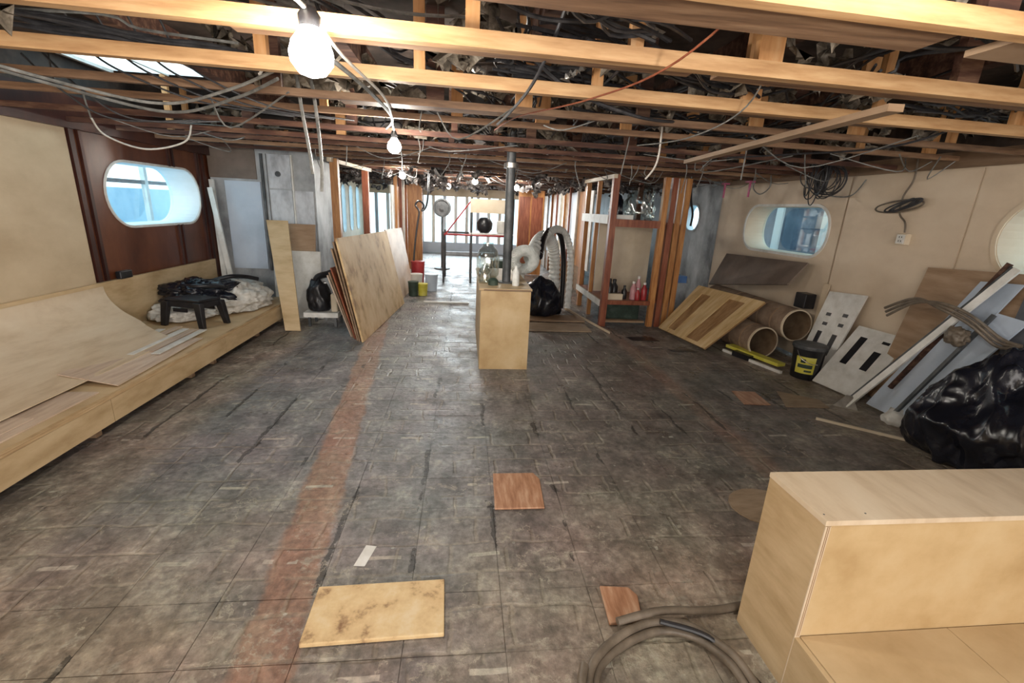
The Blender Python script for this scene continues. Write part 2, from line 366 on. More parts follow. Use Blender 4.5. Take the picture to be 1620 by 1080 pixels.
# walls with stadium / round windows: panel in the YZ plane at X=x, thickness outward
def wall_hole(x, out, y0, y1, z0, z1, holes, th):
    """holes = [(yc, zc, halfw, halfh, radius)], one per y-interval; rect split between them"""
    b = MB()
    cuts = [y0]
    for i in range(len(holes)-1): cuts.append((holes[i][0]+holes[i+1][0])/2)
    cuts.append(y1)
    for i, (yc, zc, hw, hh, r) in enumerate(holes):
        a0, a1 = cuts[i], cuts[i+1]
        loop = hole_loop(yc, zc, hw, hh, r); n = len(loop); outer = []
        for (y, z) in loop:
            dy, dz = y-yc, z-zc
            t = min(((a1-yc) if dy > 0 else (a0-yc))/dy if abs(dy) > 1e-9 else 1e9, ((z1-zc) if dz > 0 else (z0-zc))/dz if abs(dz) > 1e-9 else 1e9)
            outer.append([yc+dy*t, zc+dz*t])
        for cy, cz in ((a0, z0), (a1, z0), (a1, z1), (a0, z1)):     # snap the nearest ray to each corner
            k = min(range(n), key=lambda q: (outer[q][0]-cy)**2+(outer[q][1]-cz)**2); outer[k] = [cy, cz]
        for xx, flip in ((x, False), (x+out*th, True)):
            base = len(b.v)
            b.v += [(xx, y, z) for y, z in loop]+[(xx, y, z) for y, z in outer]
            for k in range(n):
                k2 = (k+1) % n; q = (base+k, base+k2, base+n+k2, base+n+k)
                b.f.append(q if not flip else tuple(reversed(q)))
    return b
def hole_loop(yc, zc, hw, hh, r, seg=9):
    L = []
    for cy, cz, a0 in ((yc+hw-r, zc+hh-r, 0), (yc-hw+r, zc+hh-r, 90), (yc-hw+r, zc-hh+r, 180), (yc+hw-r, zc-hh+r, 270)):
        for k in range(seg):
            a = math.radians(a0+90*k/(seg-1)); L.append((cy+r*math.cos(a), cz+r*math.sin(a)))
    R = []
    for p in L:
        if not R or (abs(p[0]-R[-1][0])+abs(p[1]-R[-1][1])) > 1e-5: R.append(p)
    return R
def window(n, x, out, hole, depth, mrev, mrim, rim=.03, proud=.012):
    yc, zc, hw, hh, r = hole
    lo = hole_loop(yc, zc, hw, hh, r); k = len(lo)
    b = MB(); b.smooth = False
    li = hole_loop(yc, zc, hw-.004, hh-.004, r-.004)
    for i in range(k):
        j = (i+1) % k
        base = len(b.v)
        b.v += [(x, *li[i]), (x, *li[j]), (x+out*depth, *li[j]), (x+out*depth, *li[i]), (x, *lo[i]), (x, *lo[j]), (x+out*depth, *lo[j]), (x+out*depth, *lo[i])]
        b.f += [(base, base+1, base+2, base+3), (base+4, base+7, base+6, base+5), (base, base+4, base+5, base+1)]
    w = tag(b.build('window_%d' % n, mrev, loc=(0, 0, 0)), kind='structure')
    oo = hole_loop(yc, zc, hw+rim, hh+rim, r+rim); f = MB()
    for i in range(k):
        j = (i+1) % k; base = len(f.v)
        f.v += [(x-out*proud, *lo[i]), (x-out*proud, *lo[j]), (x-out*proud, *oo[j]), (x-out*proud, *oo[i]), (x+out*.002, *oo[i]), (x+out*.002, *oo[j]), (x+out*.002, *lo[j]), (x+out*.002, *lo[i])]
        f.f += [(base, base+1, base+2, base+3), (base+3, base+2, base+5, base+4), (base+7, base+6, base+1, base)]
    f.build('window_rim', mrim, w)
    g = MB(); base = 0
    xx = x+out*depth*.9
    g.v = [(xx, *p) for p in li]+[(xx+out*.006, *p) for p in li]
    g.f = [tuple(range(k)), tuple(reversed(range(k, 2*k)))]+[(i, (i+1) % k, k+(i+1) % k, k+i) for i in range(k)]
    g.build('pane', M['glass'], w)
    return w

# left wall: outer hull with window, plywood lining, mahogany panelling
W1 = (5.56, 1.53, .78, .3, .3)
wl = tag(wall_hole(XL, -1, 4.45, 6.9, 0, ZC, [W1], .1).build('wall_left', M['mahog'], loc=(0, 0, 0)), kind='structure')
Box(XL-.1, XL, YB, 4.45, 0, 2.3).build('lining_panel', M['wallply'], wl)
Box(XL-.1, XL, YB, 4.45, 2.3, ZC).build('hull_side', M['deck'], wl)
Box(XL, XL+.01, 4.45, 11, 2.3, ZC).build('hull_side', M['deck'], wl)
Box(XL-.1, XL, 6.9, 11.0, 0, ZC).build('lining_panel', M['steel_grey'], wl)
Box(XL-.002, XL+.012, YB, 2.9, .75, 2.04).build('plywood_panel', M['wallply'], wl)
Box(XL-.002, XL+.012, 2.904, 4.44, .75, 2.04).build('plywood_panel', M['wallply'], wl)
for y0, w in ((4.46, .05), (4.56, .035), (5.78, .03), (5.86, .03), (6.34, .04), (6.44, .05)):
    if 4.7 < y0 < 6.3:
        Box(XL, XL+.02, y0, y0+w, .757, 1.215).build('moulding', M['mahogdark'], wl); Box(XL, XL+.02, y0, y0+w, 1.845, 2.05).build('moulding', M['mahogdark'], wl)
    else: Box(XL, XL+.025, y0, y0+w, .757, 2.06).build('moulding', M['mahogdark'], wl)
tag(Box(XL, XL+.06, YB, 6.6, 2.04, 2.3).build('trim_1', M['mahogdark'], loc=(0, 0, 0)), kind='structure')
window(1, XL, -1, W1, .34, M['extwhite'], M['white'], .02)
# left wall far part with tall windows
fl_holes = [(11.75+.85*k, 1.35, .2, .62, .16) for k in range(5)]
tag(wall_hole(XL, -1, 11.0, YF, 0, ZC, fl_holes, .1).build('wall_left_far', M['cream'], loc=(0, 0, 0)), kind='structure')
for k, h in enumerate(fl_holes): window(4+k, XL, -1, h, .15, M['extwhite'], M['white'], .02)

# right wall
W2 = (5.7, 1.475, .79, .285, .25); W3 = (2.42, 1.53, .78, .3, .3)
wr = tag(wall_hole(XR, 1, YB, 7.25, 0, ZC, [W3, W2], .1).build('wall_right', M['rwallply'], loc=(0, 0, 0)), kind='structure')
# lining sheets as separate boards, joints between them
def lining(y0, y1, holes, name='wall_panel', z0=.02, z1=2.06):
    if holes: return wall_hole(XR-.014, 1, y0, y1, z0, z1, holes, .012).build(name, M['rwallply'], wr)
    return Box(XR-.014, XR-.002, y0, y1, z0, z1).build(name, M['rwallply'], wr)
lining(1.2, 3.44, [W3]); lining(3.46, 4.72, []); lining(4.74, 7.24, [W2]); lining(YB, 1.18, [])
tag(Box(XR-.03, XR-.002, YB, 7.3, 2.07, 2.2).build('trim_2', M['brownply'], loc=(0, 0, 0)), kind='structure')
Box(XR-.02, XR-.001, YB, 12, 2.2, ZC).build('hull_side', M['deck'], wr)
window(2, XR-.014, 1, W2, .3, M['rwallply'], M['white'], .03)
window(3, XR-.014, 1, W3, .3, M['rwallply'], M['birch_pale'], .035)
W9 = (8.17, 1.56, .25, .22, .22)
tag(wall_hole(XR, 1, 7.25, YF, 0, ZC, [W9], .1).build('wall_right_far', M['steel_grey'], loc=(0, 0, 0)), kind='structure')
window(9, XR, 1, W9, .12, M['extwhite'], M['steel_grey'], .03)
tag(Box(XL-.3, XR+.3, YB-.1, YB, 0, ZC).build('wall_back', M['wallply'], loc=(0, 0, 0)), kind='structure')

# outside the windows
def outside():
    d = tag(Box(XL-3.2, XL-.15, 3.0, 16, .2, .75).build('outer_deck_left', M['extdeck'], loc=(0, 0, 0)), kind='structure')
    tag(Box(XL-1.9, XL-1.8, 3.0, 16, .75, 1.6).build('outer_bulwark_left', M['extdeck'], loc=(0, 0, 0)), kind='structure')
    r = thing('deck_rail', 'pale rail and post outside the left oval window', 'railing', (XL-1.1, 6.5, .75))
    Bar((XL-1.1, 4.5, 1.68), (XL-1.1, 9.5, 1.68), .05, .05).build('rail', M['pole'], r)
    for y in (5.2, 7.1, 9): Box(XL-1.13, XL-1.07, y, y+.06, .75, 2.6).build('post', M['white'], r)
    Box(XL-1.12, XL-1.08, 4.5, 9.5, .75, .95).build('kick_rail', M['white'], r)
    d2 = tag(Box(XR+.15, XR+2.6, 0, 12, .2, .7).build('outer_deck_right', M['extdeck'], loc=(0, 0, 0)), kind='structure')
    r = thing('white_framed_screen', 'white posts with dark blue glazing outside the right oval windows', 'screen', (XR+.9, 4.0, .7))
    for y in (1.2, 2.0, 2.9, 3.8, 4.9, 5.95, 6.95, 8.2): Box(XR+.86, XR+.94, y, y+.16, .7, 2.5).build('post', M['extwhite'], r)
    Box(XR+.85, XR+.95, 1, 9, 1.86, 1.96).build('top_rail', M['extwhite'], r)
    for a, b_ in ((2.16, 2.9), (3.06, 3.8), (3.96, 4.9), (5.06, 5.95), (6.11, 6.95), (7.11, 8.2)):
        Box(XR+.89, XR+.91, a, b_, .8, 1.85).build('glazing', M['extblue'], r)
outside()

# ---------------------------------------------------------------- ceiling
SKY = (-3.22, -2.3, 4.15, 5.05)
cb = MB()
cb.box(XL-.3, SKY[0], YB, YF+1, ZC, ZC+.1); cb.box(SKY[1], XR+.3, YB, YF+1, ZC, ZC+.1)
cb.box(SKY[0], SKY[1], YB, SKY[2], ZC, ZC+.1); cb.box(SKY[0], SKY[1], SKY[3], YF+1, ZC, ZC+.1)
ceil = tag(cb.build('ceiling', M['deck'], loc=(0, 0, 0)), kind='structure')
def translucent():
    m = bpy.data.materials.new('opal_skylight'); m.use_nodes = True; N = m.node_tree.nodes
    N.remove(N['Principled BSDF']); t = N.new('ShaderNodeBsdfTranslucent'); t.inputs[0].default_value = (.95, .97, .97, 1)
    m.node_tree.links.new(t.outputs[0], N['Material Output'].inputs[0]); return m
sp_ = MB(); sp_.v = [(SKY[0], SKY[2], ZC-.005), (SKY[1], SKY[2], ZC-.005), (SKY[1], SKY[3], ZC-.005), (SKY[0], SKY[3], ZC-.005)]; sp_.f = [(0, 1, 2, 3)]
sp_.build('skylight_pane', translucent(), ceil)
Box((SKY[0]+SKY[1])/2-.012, (SKY[0]+SKY[1])/2+.012, SKY[2], SKY[3], ZC-.02, ZC-.006).build('glazing_bar', M['white'], ceil)
sf = MB(); sf.box(SKY[0]-.04, SKY[0], SKY[2], SKY[3], ZC-.03, ZC+.1); sf.box(SKY[1], SKY[1]+.04, SKY[2], SKY[3], ZC-.03, ZC+.1)
sf.build('skylight_frame', M['white'], ceil)
# deck beams running lengthwise and across
for x in (-2.0, -.75, .4, 1.65, 2.9):
    Box(x-.045, x+.045, .3, YF, ZC-.16, ZC).build('deck_beam', M['joistdark'], ceil)
yj = []
k = 0
SL = .05
while 1.22+.56*k < YF: yj.append(1.22+.56*k); k += 1
for i, y in enumerate(yj):
    near = i < 9
    jd, jh = (.045, .055) if i < 3 else (.035, .038)
    jz = 2.1+(random.uniform(-.012, .03) if i > 2 else 0)
    j = MB().slab([(XL+.02, y+SL*XL, jz), (XR-.02, y+SL*XR, jz), (XR-.02, y+SL*XR+jd, jz), (XL+.02, y+SL*XL+jd, jz)], jh).build('joist', M['joist'] if i < 3 else M['joistmid'] if i < 5 else random.choice([M['joistmid'], M['joistdark'], M['joistdark'], M['joistdark']]), ceil)  # farther joists take the browns darkened for weak light
    # wide board lying on the joist
    xs = XL+.1
    while xs < XR-.3:
        l = random.uniform(.7, 2.4); xe = min(xs+l, XR-.05)
        if random.random() < (.75 if i < 2 else .5 if i == 2 else .16) and not (0 < i < 6 and xs < -1.2):
            wd = random.uniform(.1, .2) if i < 3 else random.uniform(.06, .12)
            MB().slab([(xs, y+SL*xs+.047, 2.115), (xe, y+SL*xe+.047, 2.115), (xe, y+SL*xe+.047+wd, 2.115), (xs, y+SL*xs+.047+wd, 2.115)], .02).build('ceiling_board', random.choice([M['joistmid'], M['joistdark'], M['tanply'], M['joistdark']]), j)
        xs = xe+random.uniform(.05, .6)
    # hangers up to the deck
    hx = -3.0+random.uniform(0, .3)
    while hx < XR-.2:
        w = random.choice([.05, .08, .1]) if near else .05
        if 0 < i < 7 and hx < -1.3:
            hx += .4; continue
        yy = y+SL*hx
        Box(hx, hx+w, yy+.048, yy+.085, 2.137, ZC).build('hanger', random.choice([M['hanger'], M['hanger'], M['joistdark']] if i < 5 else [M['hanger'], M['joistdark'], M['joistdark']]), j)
        hx += random.uniform(.5, 1.0) if near else random.uniform(.8, 1.6)

# cable bundles, tangles and insulation above the joists
def wiggle(a, b_, n, amp, sag=0):
    a = Vector(a); b_ = Vector(b_); P = []
    for i in range(n+1):
        t = i/n; p = a.lerp(b_, t)
        if 0 < i < n: p += Vector((random.gauss(0, amp), random.gauss(0, amp), random.gauss(0, amp*.5)))
        p.z -= sag*4*t*(1-t); P.append(p)
    return P
tg = MB()
for i in range(26):
    x = random.uniform(-1.0, 3.8); y = random.uniform(1.2, 5)
    dx, dy = random.uniform(-.6, 1.2), random.uniform(.8, 3.2)
    for q in range(random.randint(2, 5)):
        o = random.gauss(0, .05)
        tg.tube(wiggle((x+o, y, 2.22+random.random()*.16), (x+dx+o, y+dy, 2.22+random.random()*.16), 6, .06), .007, 5, 4)
for (x, y, dx, dy, n_) in ((.3, 2.0, 1.1, .5, 16), (.2, 2.5, .9, .35, 18), (1.3, 1.45, .9, .25, 12), (-1.6, 1.3, 1.2, .2, 14), (-.2, 1.5, .9, .3, 10), (.8, 3.1, 1.0, .3, 10), (-2.6, 1.9, 1.6, .8, 12), (2.3, 2.4, 1.2, .4, 10)):
    for q in range(n_):
        o = random.gauss(0, .05)
        tg.tube(wiggle((x+random.gauss(0, .08), y+o, 2.17+random.random()*.1), (x+dx+random.gauss(0, .1), y+dy+o, 2.17+random.random()*.1), 6, .035), .007, 5, 4)
tag(tg.build('cable_tangle', M['cable']), 'tangle of dark cables lying above the near ceiling joists', 'cables', kind='stuff')
tg = MB()
for i in range(40):
    x = random.uniform(-3.0, 3.8); y = random.uniform(5, 14)
    for q in range(random.randint(2, 4)):
        o = random.gauss(0, .05)
        tg.tube(wiggle((x+o, y, 2.2+random.random()*.2), (x+random.uniform(-1.5, 1.5)+o, y+random.uniform(.3, 3), 2.2+random.random()*.2), 5, .08), .01, 5, 3)
tag(tg.build('cable_tangle', M['cable']), 'tangle of dark cables above the distant ceiling joists', 'cables', kind='stuff')
tg = MB()
for i in range(26):
    x = random.uniform(-3.2, -1.2); y = random.choice([random.uniform(1.4, 2.1), random.uniform(5, 7)])
    tg.tube(wiggle((x, y, 2.2+random.random()*.15), (x+random.uniform(.5, 2.0), y+random.uniform(0, .6), 2.18+random.random()*.15), 5, .07), .006, 5, 4)
for i in range(10):
    x = random.uniform(-3.25, -2.2); y = random.uniform(1.3, 1.8)
    tg.tube(wiggle((x, y, 2.3), (x+1.6+random.random()*.4, y+.3+random.random()*.4, 2.26), 6, .03, -.03), .008, 5, 4)
tag(tg.build('cable_tangle', M['cablegrey']), 'tangle of grey cables above the left side of the ceiling', 'cables', kind='stuff')
# fine droopy wires all along below the joists
tg = MB()
for i in range(70):
    x = random.uniform(-3.0, 3.7); y = random.uniform(3.0, 13)
    L_ = random.uniform(.2, .9)
    tg.tube([(x, y, 2.12), (x+L_*.5+random.gauss(0, .1), y+random.gauss(0, .2), 2.1-random.uniform(.02, .13)), (x+L_, y+random.gauss(0, .3), 2.12)], .005, 4, 5)
for i in range(30):
    x = random.uniform(-2.8, 3.7); y = random.uniform(3.2, 9)
    tg.tube([(x, y, 2.15), (x+random.gauss(0, .02), y, 2.05), (x+random.gauss(0, .04), y, 2.1-random.uniform(.08, .28))], .005, 4, 4)
tag(tg.build('loose_wires', M['cablegrey']), 'fine loose wires drooping below the ceiling joists', 'wires', kind='stuff')

def scraps(name, label, m, n, box, size, flat=.35):
    b = MB(); b.smooth = True
    for i in range(n):
        c = Vector((random.uniform(*box[0]), random.uniform(*box[1]), random.uniform(*box[2])))
        if -3.2 < c.x < -1.3 and 2.3 < c.y < 5.2: continue
        s = random.uniform(*size); base = len(b.v); ax = Vector((random.gauss(0, 1), random.gauss(0, .5), random.gauss(0, .3))).normalized()
        ay = ax.cross(Vector((random.gauss(0, .3), random.gauss(0, .6), 1))).normalized(); az = ax.cross(ay)
        L_ = s*random.uniform(1.2, 3.2); off = random.random()*50; nu, nv = 9, 5
        for u in range(nu):
            for v in range(nv):
                a = (u/(nu-1)-.5)*L_; w = (v/(nv-1)-.5)*s*(.6+.8*abs(noise.noise(Vector((u*.7, off, 0)))))
                q = Vector((u*.8, v*.9, off))
                b.v.append(tuple(c+ax*a+ay*w+(az*noise.noise(q)+ax*noise.noise(q+Vector((9, 0, 0)))*.8+ay*noise.noise(q+Vector((0, 9, 0)))*.8)*s*.9))
        for u in range(nu-1):
            for v in range(nv-1):
                k = base+u*nv+v; b.f.append((k, k+1, k+nv+1, k+nv))
    return tag(b.build(name, m), label, 'insulation', kind='stuff')
scraps('torn_insulation', 'torn scraps of pale brown insulation caught above the joists', M['insul'], 300, ((-3.1, 3.9), (1.5, 7.5), (2.2, 2.5)), (.05, .16))
scraps('foil_scraps', 'crumpled silvery foil scraps lying on the ceiling joists', M['foil'], 46, ((-1.0, 3.6), (1.5, 6.5), (2.17, 2.34)), (.02, .06), .8)
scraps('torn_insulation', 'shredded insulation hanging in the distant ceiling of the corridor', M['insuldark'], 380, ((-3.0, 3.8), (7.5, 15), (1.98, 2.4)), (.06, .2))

# ---------------------------------------------------------------- lamps on their cable
def bulb(x, y, z, label, r=.05):
    t = thing('hanging_bulb', label, 'light bulb', (x, y, z), 'string of bare bulbs under the ceiling')
    MB().lathe((x, y, z), [(.001, -r), (r*.6, -r*.82), (r*.95, -r*.35), (r, 0), (r*.85, r*.5), (r*.5, r*.95), (r*.36, r*1.2)], 18).build('bulb', M['bulbfar'] if y > 3 else M['bulb'], t)
    MB().lathe((x, y, z+r*1.1), [(r*.45, 0), (r*.5, .03), (r*.3, .05), (.004, .055)], 12).build('socket', M['cable'], t)
    Tube([(x, y, z+r*1.1+.05), (x, y, z+r*1.1+.09)], .004, 6, 0).build('wire', M['cable'], t)
    return t
BL = [(-.45, 1.56, 1.98, 'big bright bare bulb nearest the camera under the first joists', .062),
      (-.52, 3.68, 1.97, 'second bright bulb along the cable above the plywood stack', .05),
      (-1.0, 7.9, 1.99, 'dim bulb left of centre above the distant ply boards', .05),
      (-.38, 11.4, 1.99, 'small far bulb over the corridor left of the pipe', .055),
      (.18, 8.7, 2.0, 'bulb close left of the steel pipe', .05),
      (1.1, 10.2, 1.99, 'bulb close right of the steel pipe', .055)]
for b_ in BL: bulb(*b_)
hid = [(-1.9, -.2, 2.0), (1.0, .75, 1.98), (-.6, -1.8, 2.0)]  # unseen bulbs added out of frame as fill light
for i, p in enumerate(hid):
    bulb(*p, ['bare bulb behind the camera over the left platform end', 'bare bulb behind the camera near the big plywood box', 'bare bulb farthest back behind the camera'][i], .055)
tag(Tube([(-.62, -1, 2.09), (-.56, .6, 2.08), (-.5, 1.25, 2.09), (-.452, 1.55, 2.09), (-.44, 1.9, 2.07), (-.4, 2.5, 2.07), (-.45, 3.1, 2.08), (-.52, 3.68, 2.08), (-.7, 5.5, 2.08), (-1.0, 7.9, 2.09)], .006, 6, 5).build('lamp_cable', M['cablewhite']), 'pale cable linking the bare bulbs along the ceiling', 'cable')
tag(Tube([(-.5, 1.95, 2.075), (-.44, 2.4, 2.06), (-.46, 3.2, 2.085), (-.56, 3.6, 2.08)], .009, 6, 5).build('lamp_cable', M['cablegrey']), 'thick grey cable running from the first joist to the second bulb', 'cable')

# ---------------------------------------------------------------- platform on the left
pl = thing('platform', 'long low pale plywood platform with front boards along left wall', 'platform', (-2.75, 3.6, 0))
PX = -2.27
Box(XL+.02, PX-.02, .6, 3.0, .27, .29).build('top_sheet', M['birch'], pl)
Box(XL+.02, PX-.02, 3.003, 6.3, .27, .29).build('top_sheet', M['birch'], pl)
for a, b_ in ((.6, 2.98), (2.985, 4.46), (4.465, 6.2)):
    Box(PX-.02, PX, a, b_, .105, .262).build('front_board', M['birch'], pl)
Box(PX-.02, PX+.004, .6, 6.2, .265, .29).build('edge_strip', M['edge'], pl)
for y in (1.2, 2.2, 2.95, 4.05, 4.42, 5.4, 6.1):
    Box(PX-.17, PX-.11, y, y+.05, 0, .27).build('foot', M['tanply'], pl)
Box(PX-.3, PX-.28, .6, 6.2, 0, .27).build('backing_board', M['mahogdark'], pl)
tag(Box(XL+.016, XL+.05, .6, 6.42, .29, .755).build('back_board', M['birch']), 'long low pale plywood board standing along back of platform under left window', 'board')
# bent plywood sheet
bs = MB(); ns, nt = 14, 26
def bent(s, t):
    y = .9+t*3.55
    a = s*math.pi/2
    x = XL+.075+.72*(1-math.cos(a)) - .02; z = .325+.40*(1-math.sin(a))
    if s > .55 and t > .86: y -= (s-.55)*(t-.86)*4.2
    return Vector((x, y, z))
for q in (0, 1):
    for i in range(ns+1):
        for j in range(nt+1):
            p = bent(i/ns, j/nt); bs.v.append((p.x, p.y, p.z-.006*q))
n1 = (ns+1)*(nt+1)
for i in range(ns):
    for j in range(nt):
        a = i*(nt+1)+j; q = (a, a+1, a+nt+2, a+nt+1); bs.f.append(q); bs.f.append(tuple(reversed([n1+k for k in q])))
for j in range(nt):
    a = ns*(nt+1)+j; bs.f.append((a, a+1, n1+a+1, n1+a)); bs.f.append((j, n1+j, n1+j+1, j+1))
for i in range(ns):
    a = i*(nt+1)+nt; bs.f.append((a, n1+a, n1+a+nt+1, a+nt+1)); a = i*(nt+1); bs.f.append((a, a+nt+1, n1+a+nt+1, n1+a))
bs.smooth = True
tag(bs.build('bent_plywood_sheet', M['birch_pale']), 'large thin plywood sheet curving from platform up against the left wall', 'plywood')
# loose sheets on the platform
tag(Slab([(-2.36, 1.5, .291), (-2.36, 3.02, .291), (-2.98, 3.02, .291), (-2.98, 1.5, .291)], .008).build('plywood_sheet', M['pinkply']), 'pinkish thin sheet at left frame edge lowest in the pile on the platform', 'plywood')
tag(Slab([(-2.42, 1.4, .3), (-2.42, 2.62, .3), (-2.93, 2.64, .3), (-2.93, 1.4, .3)], .006).build('plywood_sheet', M['pinkply']), 'thin sheet lying upon the pinkish sheet at the left frame edge', 'plywood')
tag(Slab([(-2.31, 3.12, .300), (-2.37, 4.28, .300), (-2.84, 4.2, .300), (-2.74, 3.2, .345)], .006).build('plywood_sheet', M['pinkply']), 'thin pale plywood sheet with pointed near corner lifted off the platform', 'plywood')
for k, (x, y, l) in enumerate([(-2.42, 3.75, .75), (-2.5, 3.8, .7), (-2.58, 3.7, .8), (-2.67, 3.85, .7), (-2.76, 3.6, .85)]):
    lab = ['strip nearest platform edge', 'second strip from platform edge', 'middle strip of the five', 'fourth strip from platform edge', 'strip farthest from platform edge'][k]
    tag(Slab([(x, y, .318+.003*k), (x-.02, y+l, .318+.003*k), (x-.085, y+l, .318+.003*k), (x-.065, y, .318+.003*k)], .006).build('wood_strip', M['white'] if k % 2 == 0 else M['pinkply']), 'pale thin wooden '+lab, 'wood strip', 'thin strips on the pale plywood sheet')
# black step stool
def stool():
    t = thing('step_stool', 'black plastic step stool standing on the platform', 'stool', (-2.68, 4.79, .3))
    cs = [Vector(c) for c in ((-2.93, 4.74), (-2.56, 4.64), (-2.46, 4.86), (-2.83, 4.96))]
    cen = sum(cs, Vector((0, 0)))/4
    Slab([(*c, .545) for c in cs], .025).build('top', M['black'], t, bevel=.008)
    for i in range(4):
        a, b2 = cs[i], cs[(i+1) % 4]
        Slab([(*a, .49), (*b2, .49), (*b2, .545), (*a, .545)], -.012).build('apron', M['black'], t)
    for c in cs:
        d = (c-cen); top = cen+d*.93; bot = cen+d*1.12
        b = MB(); tt, bb = .05, .036
        e1 = (cs[1]-cs[0]).normalized(); e2 = (cs[3]-cs[0]).normalized()
        v = []
        for cc, z, r in ((top, .545, tt), (bot, .295, bb)):
            for s1, s2 in ((-1, -1), (1, -1), (1, 1), (-1, 1)): v.append((*(cc+e1*s1*r*.8+e2*s2*r*.5), z))
        b.v = v; b.f = [(0, 1, 2, 3), (7, 6, 5, 4), (0, 4, 5, 1), (1, 5, 6, 2), (2, 6, 7, 3), (3, 7, 4, 0)]
        b.build('leg', M['black'], t, bevel=.006)
    for i, f in ((0, .3), (2, .3)):
        a, b2 = cs[i], cs[(i+1) % 4]
        p, q = a.lerp(b2, .22), a.lerp(b2, .62)
        Slab([(*p, .44), (*q, .44), (*q, .475), (*p, .475)], -.014).build('stretcher', M['black'], t)
stool()
# heaps
def blob(name, c, size, m, label, cat, seed, ridge=.12, sub=5, flat=True, fs=2.2, power=.8, build=True):
    bm = bmesh.new(); bmesh.ops.create_icosphere(bm, subdivisions=sub, radius=1)
    c = Vector(c); sx, sy, sz = size
    for v in bm.verts:
        p = v.co.copy(); q = p*fs+Vector((seed, seed*2, seed*3))
        n1_ = noise.noise(q); n2 = 1-abs(noise.noise(q*2.1))*2; n3 = 1-abs(noise.noise(q*4.7))*2
        k = 1+ridge*(1.6*n1_+.75*n2+.4*n3)
        z = p.z*k
        if flat and z < -.55: z = -.55-(abs(z)-.55)*.1
        r = 1.0
        v.co = Vector((c.x+p.x*k*r*sx, c.y+p.y*k*r*sy, c.z+(z+.6)*sz))
    me = bpy.data.meshes.new(name)
    base = Vector((c.x, c.y, c.z))
    for v in bm.verts: v.co -= base
    bm.to_mesh(me); bm.free(); me.materials.append(m)
    for p in me.polygons: p.use_smooth = True
    o = bpy.data.objects.new(name, me); o.location = base; C.objects.link(o)
    return tag(o, label, cat)
blob('dust_sheet', (-2.68, 5.62, .3), (.3, .42, .17), M['cloth'], 'crumpled off white dust sheet heaped at the far end of platform', 'dust sheet', 3, .22)
blob('dust_sheet', (-2.95, 5.12, .3), (.26, .3, .1), M['cloth'], 'low white dust sheet fold behind the black stool', 'dust sheet', 11, .2)
blob('black_plastic_bag', (-2.9, 5.3, .46), (.3, .25, .11), M['bag'], 'shiny black plastic bag lying on the white dust sheets', 'bag', 5, .3, flat=False)
for k, (p, lab) in enumerate([([(-3.02, 5.15, .6), (-2.75, 5.05, .64), (-2.6, 5.3, .6), (-2.8, 5.5, .62), (-3.0, 5.3, .63)], 'black hose looped on the shiny black bag'),
                              ([(-2.85, 5.5, .62), (-2.7, 5.6, .66), (-2.6, 5.75, .64), (-2.5, 5.85, .6)], 'short black hose end on the dust sheet')]):
    tag(Tube(p, .025, 9, 6).build('black_hose', M['black']), lab, 'hose')

# ---------------------------------------------------------------- grey cabinet-like partition at end of platform
pt = thing('partition_block', 'scuffed grey metal clad partition block at far end of platform', 'partition', (-2.65, 6.7, 0))
Box(XL+.02, -1.98, 6.62, 7.6, 0, 2.25).build('body', M['steel_grey'], pt)
Box(-3.1, -2.66, 6.59, 6.62, .62, 1.75).build('blue_white_panel', M['bluewhite'], pt)['label'] = 'pale blue white smooth panel'
Box(-2.55, -2.27, 6.6, 6.62, 1.68, 2.1).build('grey_panel', M['stained'], pt)
Box(-2.55, -2.27, 6.6, 6.62, .95, 1.66).build('grey_panel', M['stained'], pt)
Box(-2.25, -2.0, 6.6, 6.62, .1, 1.66).build('grey_panel', M['stained'], pt)
Box(-2.64, -2.61, 6.59, 6.62, .6, 2.1).build('upright_strip', M['pole'], pt); Box(-2.585, -2.565, 6.585, 6.62, .6, 2.1).build('upright_strip', M['steel_grey'], pt)
Box(-2.26, -2.24, 6.585, 6.62, .1, 2.1).build('upright_strip', M['white'], pt)
Box(-3.28, -2.7, 6.6, 6.62, 1.78, 2.2).build('dark_panel', M['walnut'], pt)
for x, z in ((-2.43, 1.86), (-2.43, 1.0), (-2.4, .9)): MB().lathe((x, 6.6, z), [(.001, .0), (.035, .0), (.035, .012), (.001, .014)], 12, (0, -1, 0)).build('bolt', M['pole'], pt)
for k, (x0, x1, lab) in enumerate([(-3.22, -3.27, 'slim white board leaning in the corner beside left window'), (-3.12, -3.24, 'second slim white board leaning right of the corner one')]):
    tag(Bar((x0+.12, 6.3, .3), (x1+.05, 6.52-.12*k, 1.75-.1*k), .06, .025, (0, 1, 0)).build('white_board', M['white']), lab, 'board')
# boards and plank at the end of the platform
tag(Slab([(-2.47, 6.42, .62), (-1.98, 6.42, .62), (-1.97, 6.5, 1.24), (-2.47, 6.5, 1.24)], .02).build('plywood_board', M['tanply']), 'tan plywood board leaning high on the grey partition block', 'board')
tag(Slab([(-2.5, 6.33, 0), (-1.9, 6.33, 0), (-1.9, 6.39, .9), (-2.5, 6.39, .9)], .02).build('leaning_sheet', M['white']), 'white panel standing behind the tan leaning plank', 'panel')
tag(Slab([(-2.16, 5.66, 0), (-1.98, 5.66, 0), (-2.24, 6.28, 1.28), (-2.5, 6.28, 1.28)], .02).build('wide_plank', M['birch']), 'wide tan plank leaning steeply at the end of platform', 'plank')
dl = thing('low_dolly', 'low white topped dolly on short legs beside leaning ply stack', 'dolly', (-1.78, 6.0, 0))
Box(-2.0, -1.58, 5.85, 6.2, .13, .19).build('top', M['white'], dl)
for x in (-1.96, -1.64):
    for y in (5.88, 6.14): Box(x, x+.03, y, y+.03, 0, .13).build('leg', M['pole'], dl)
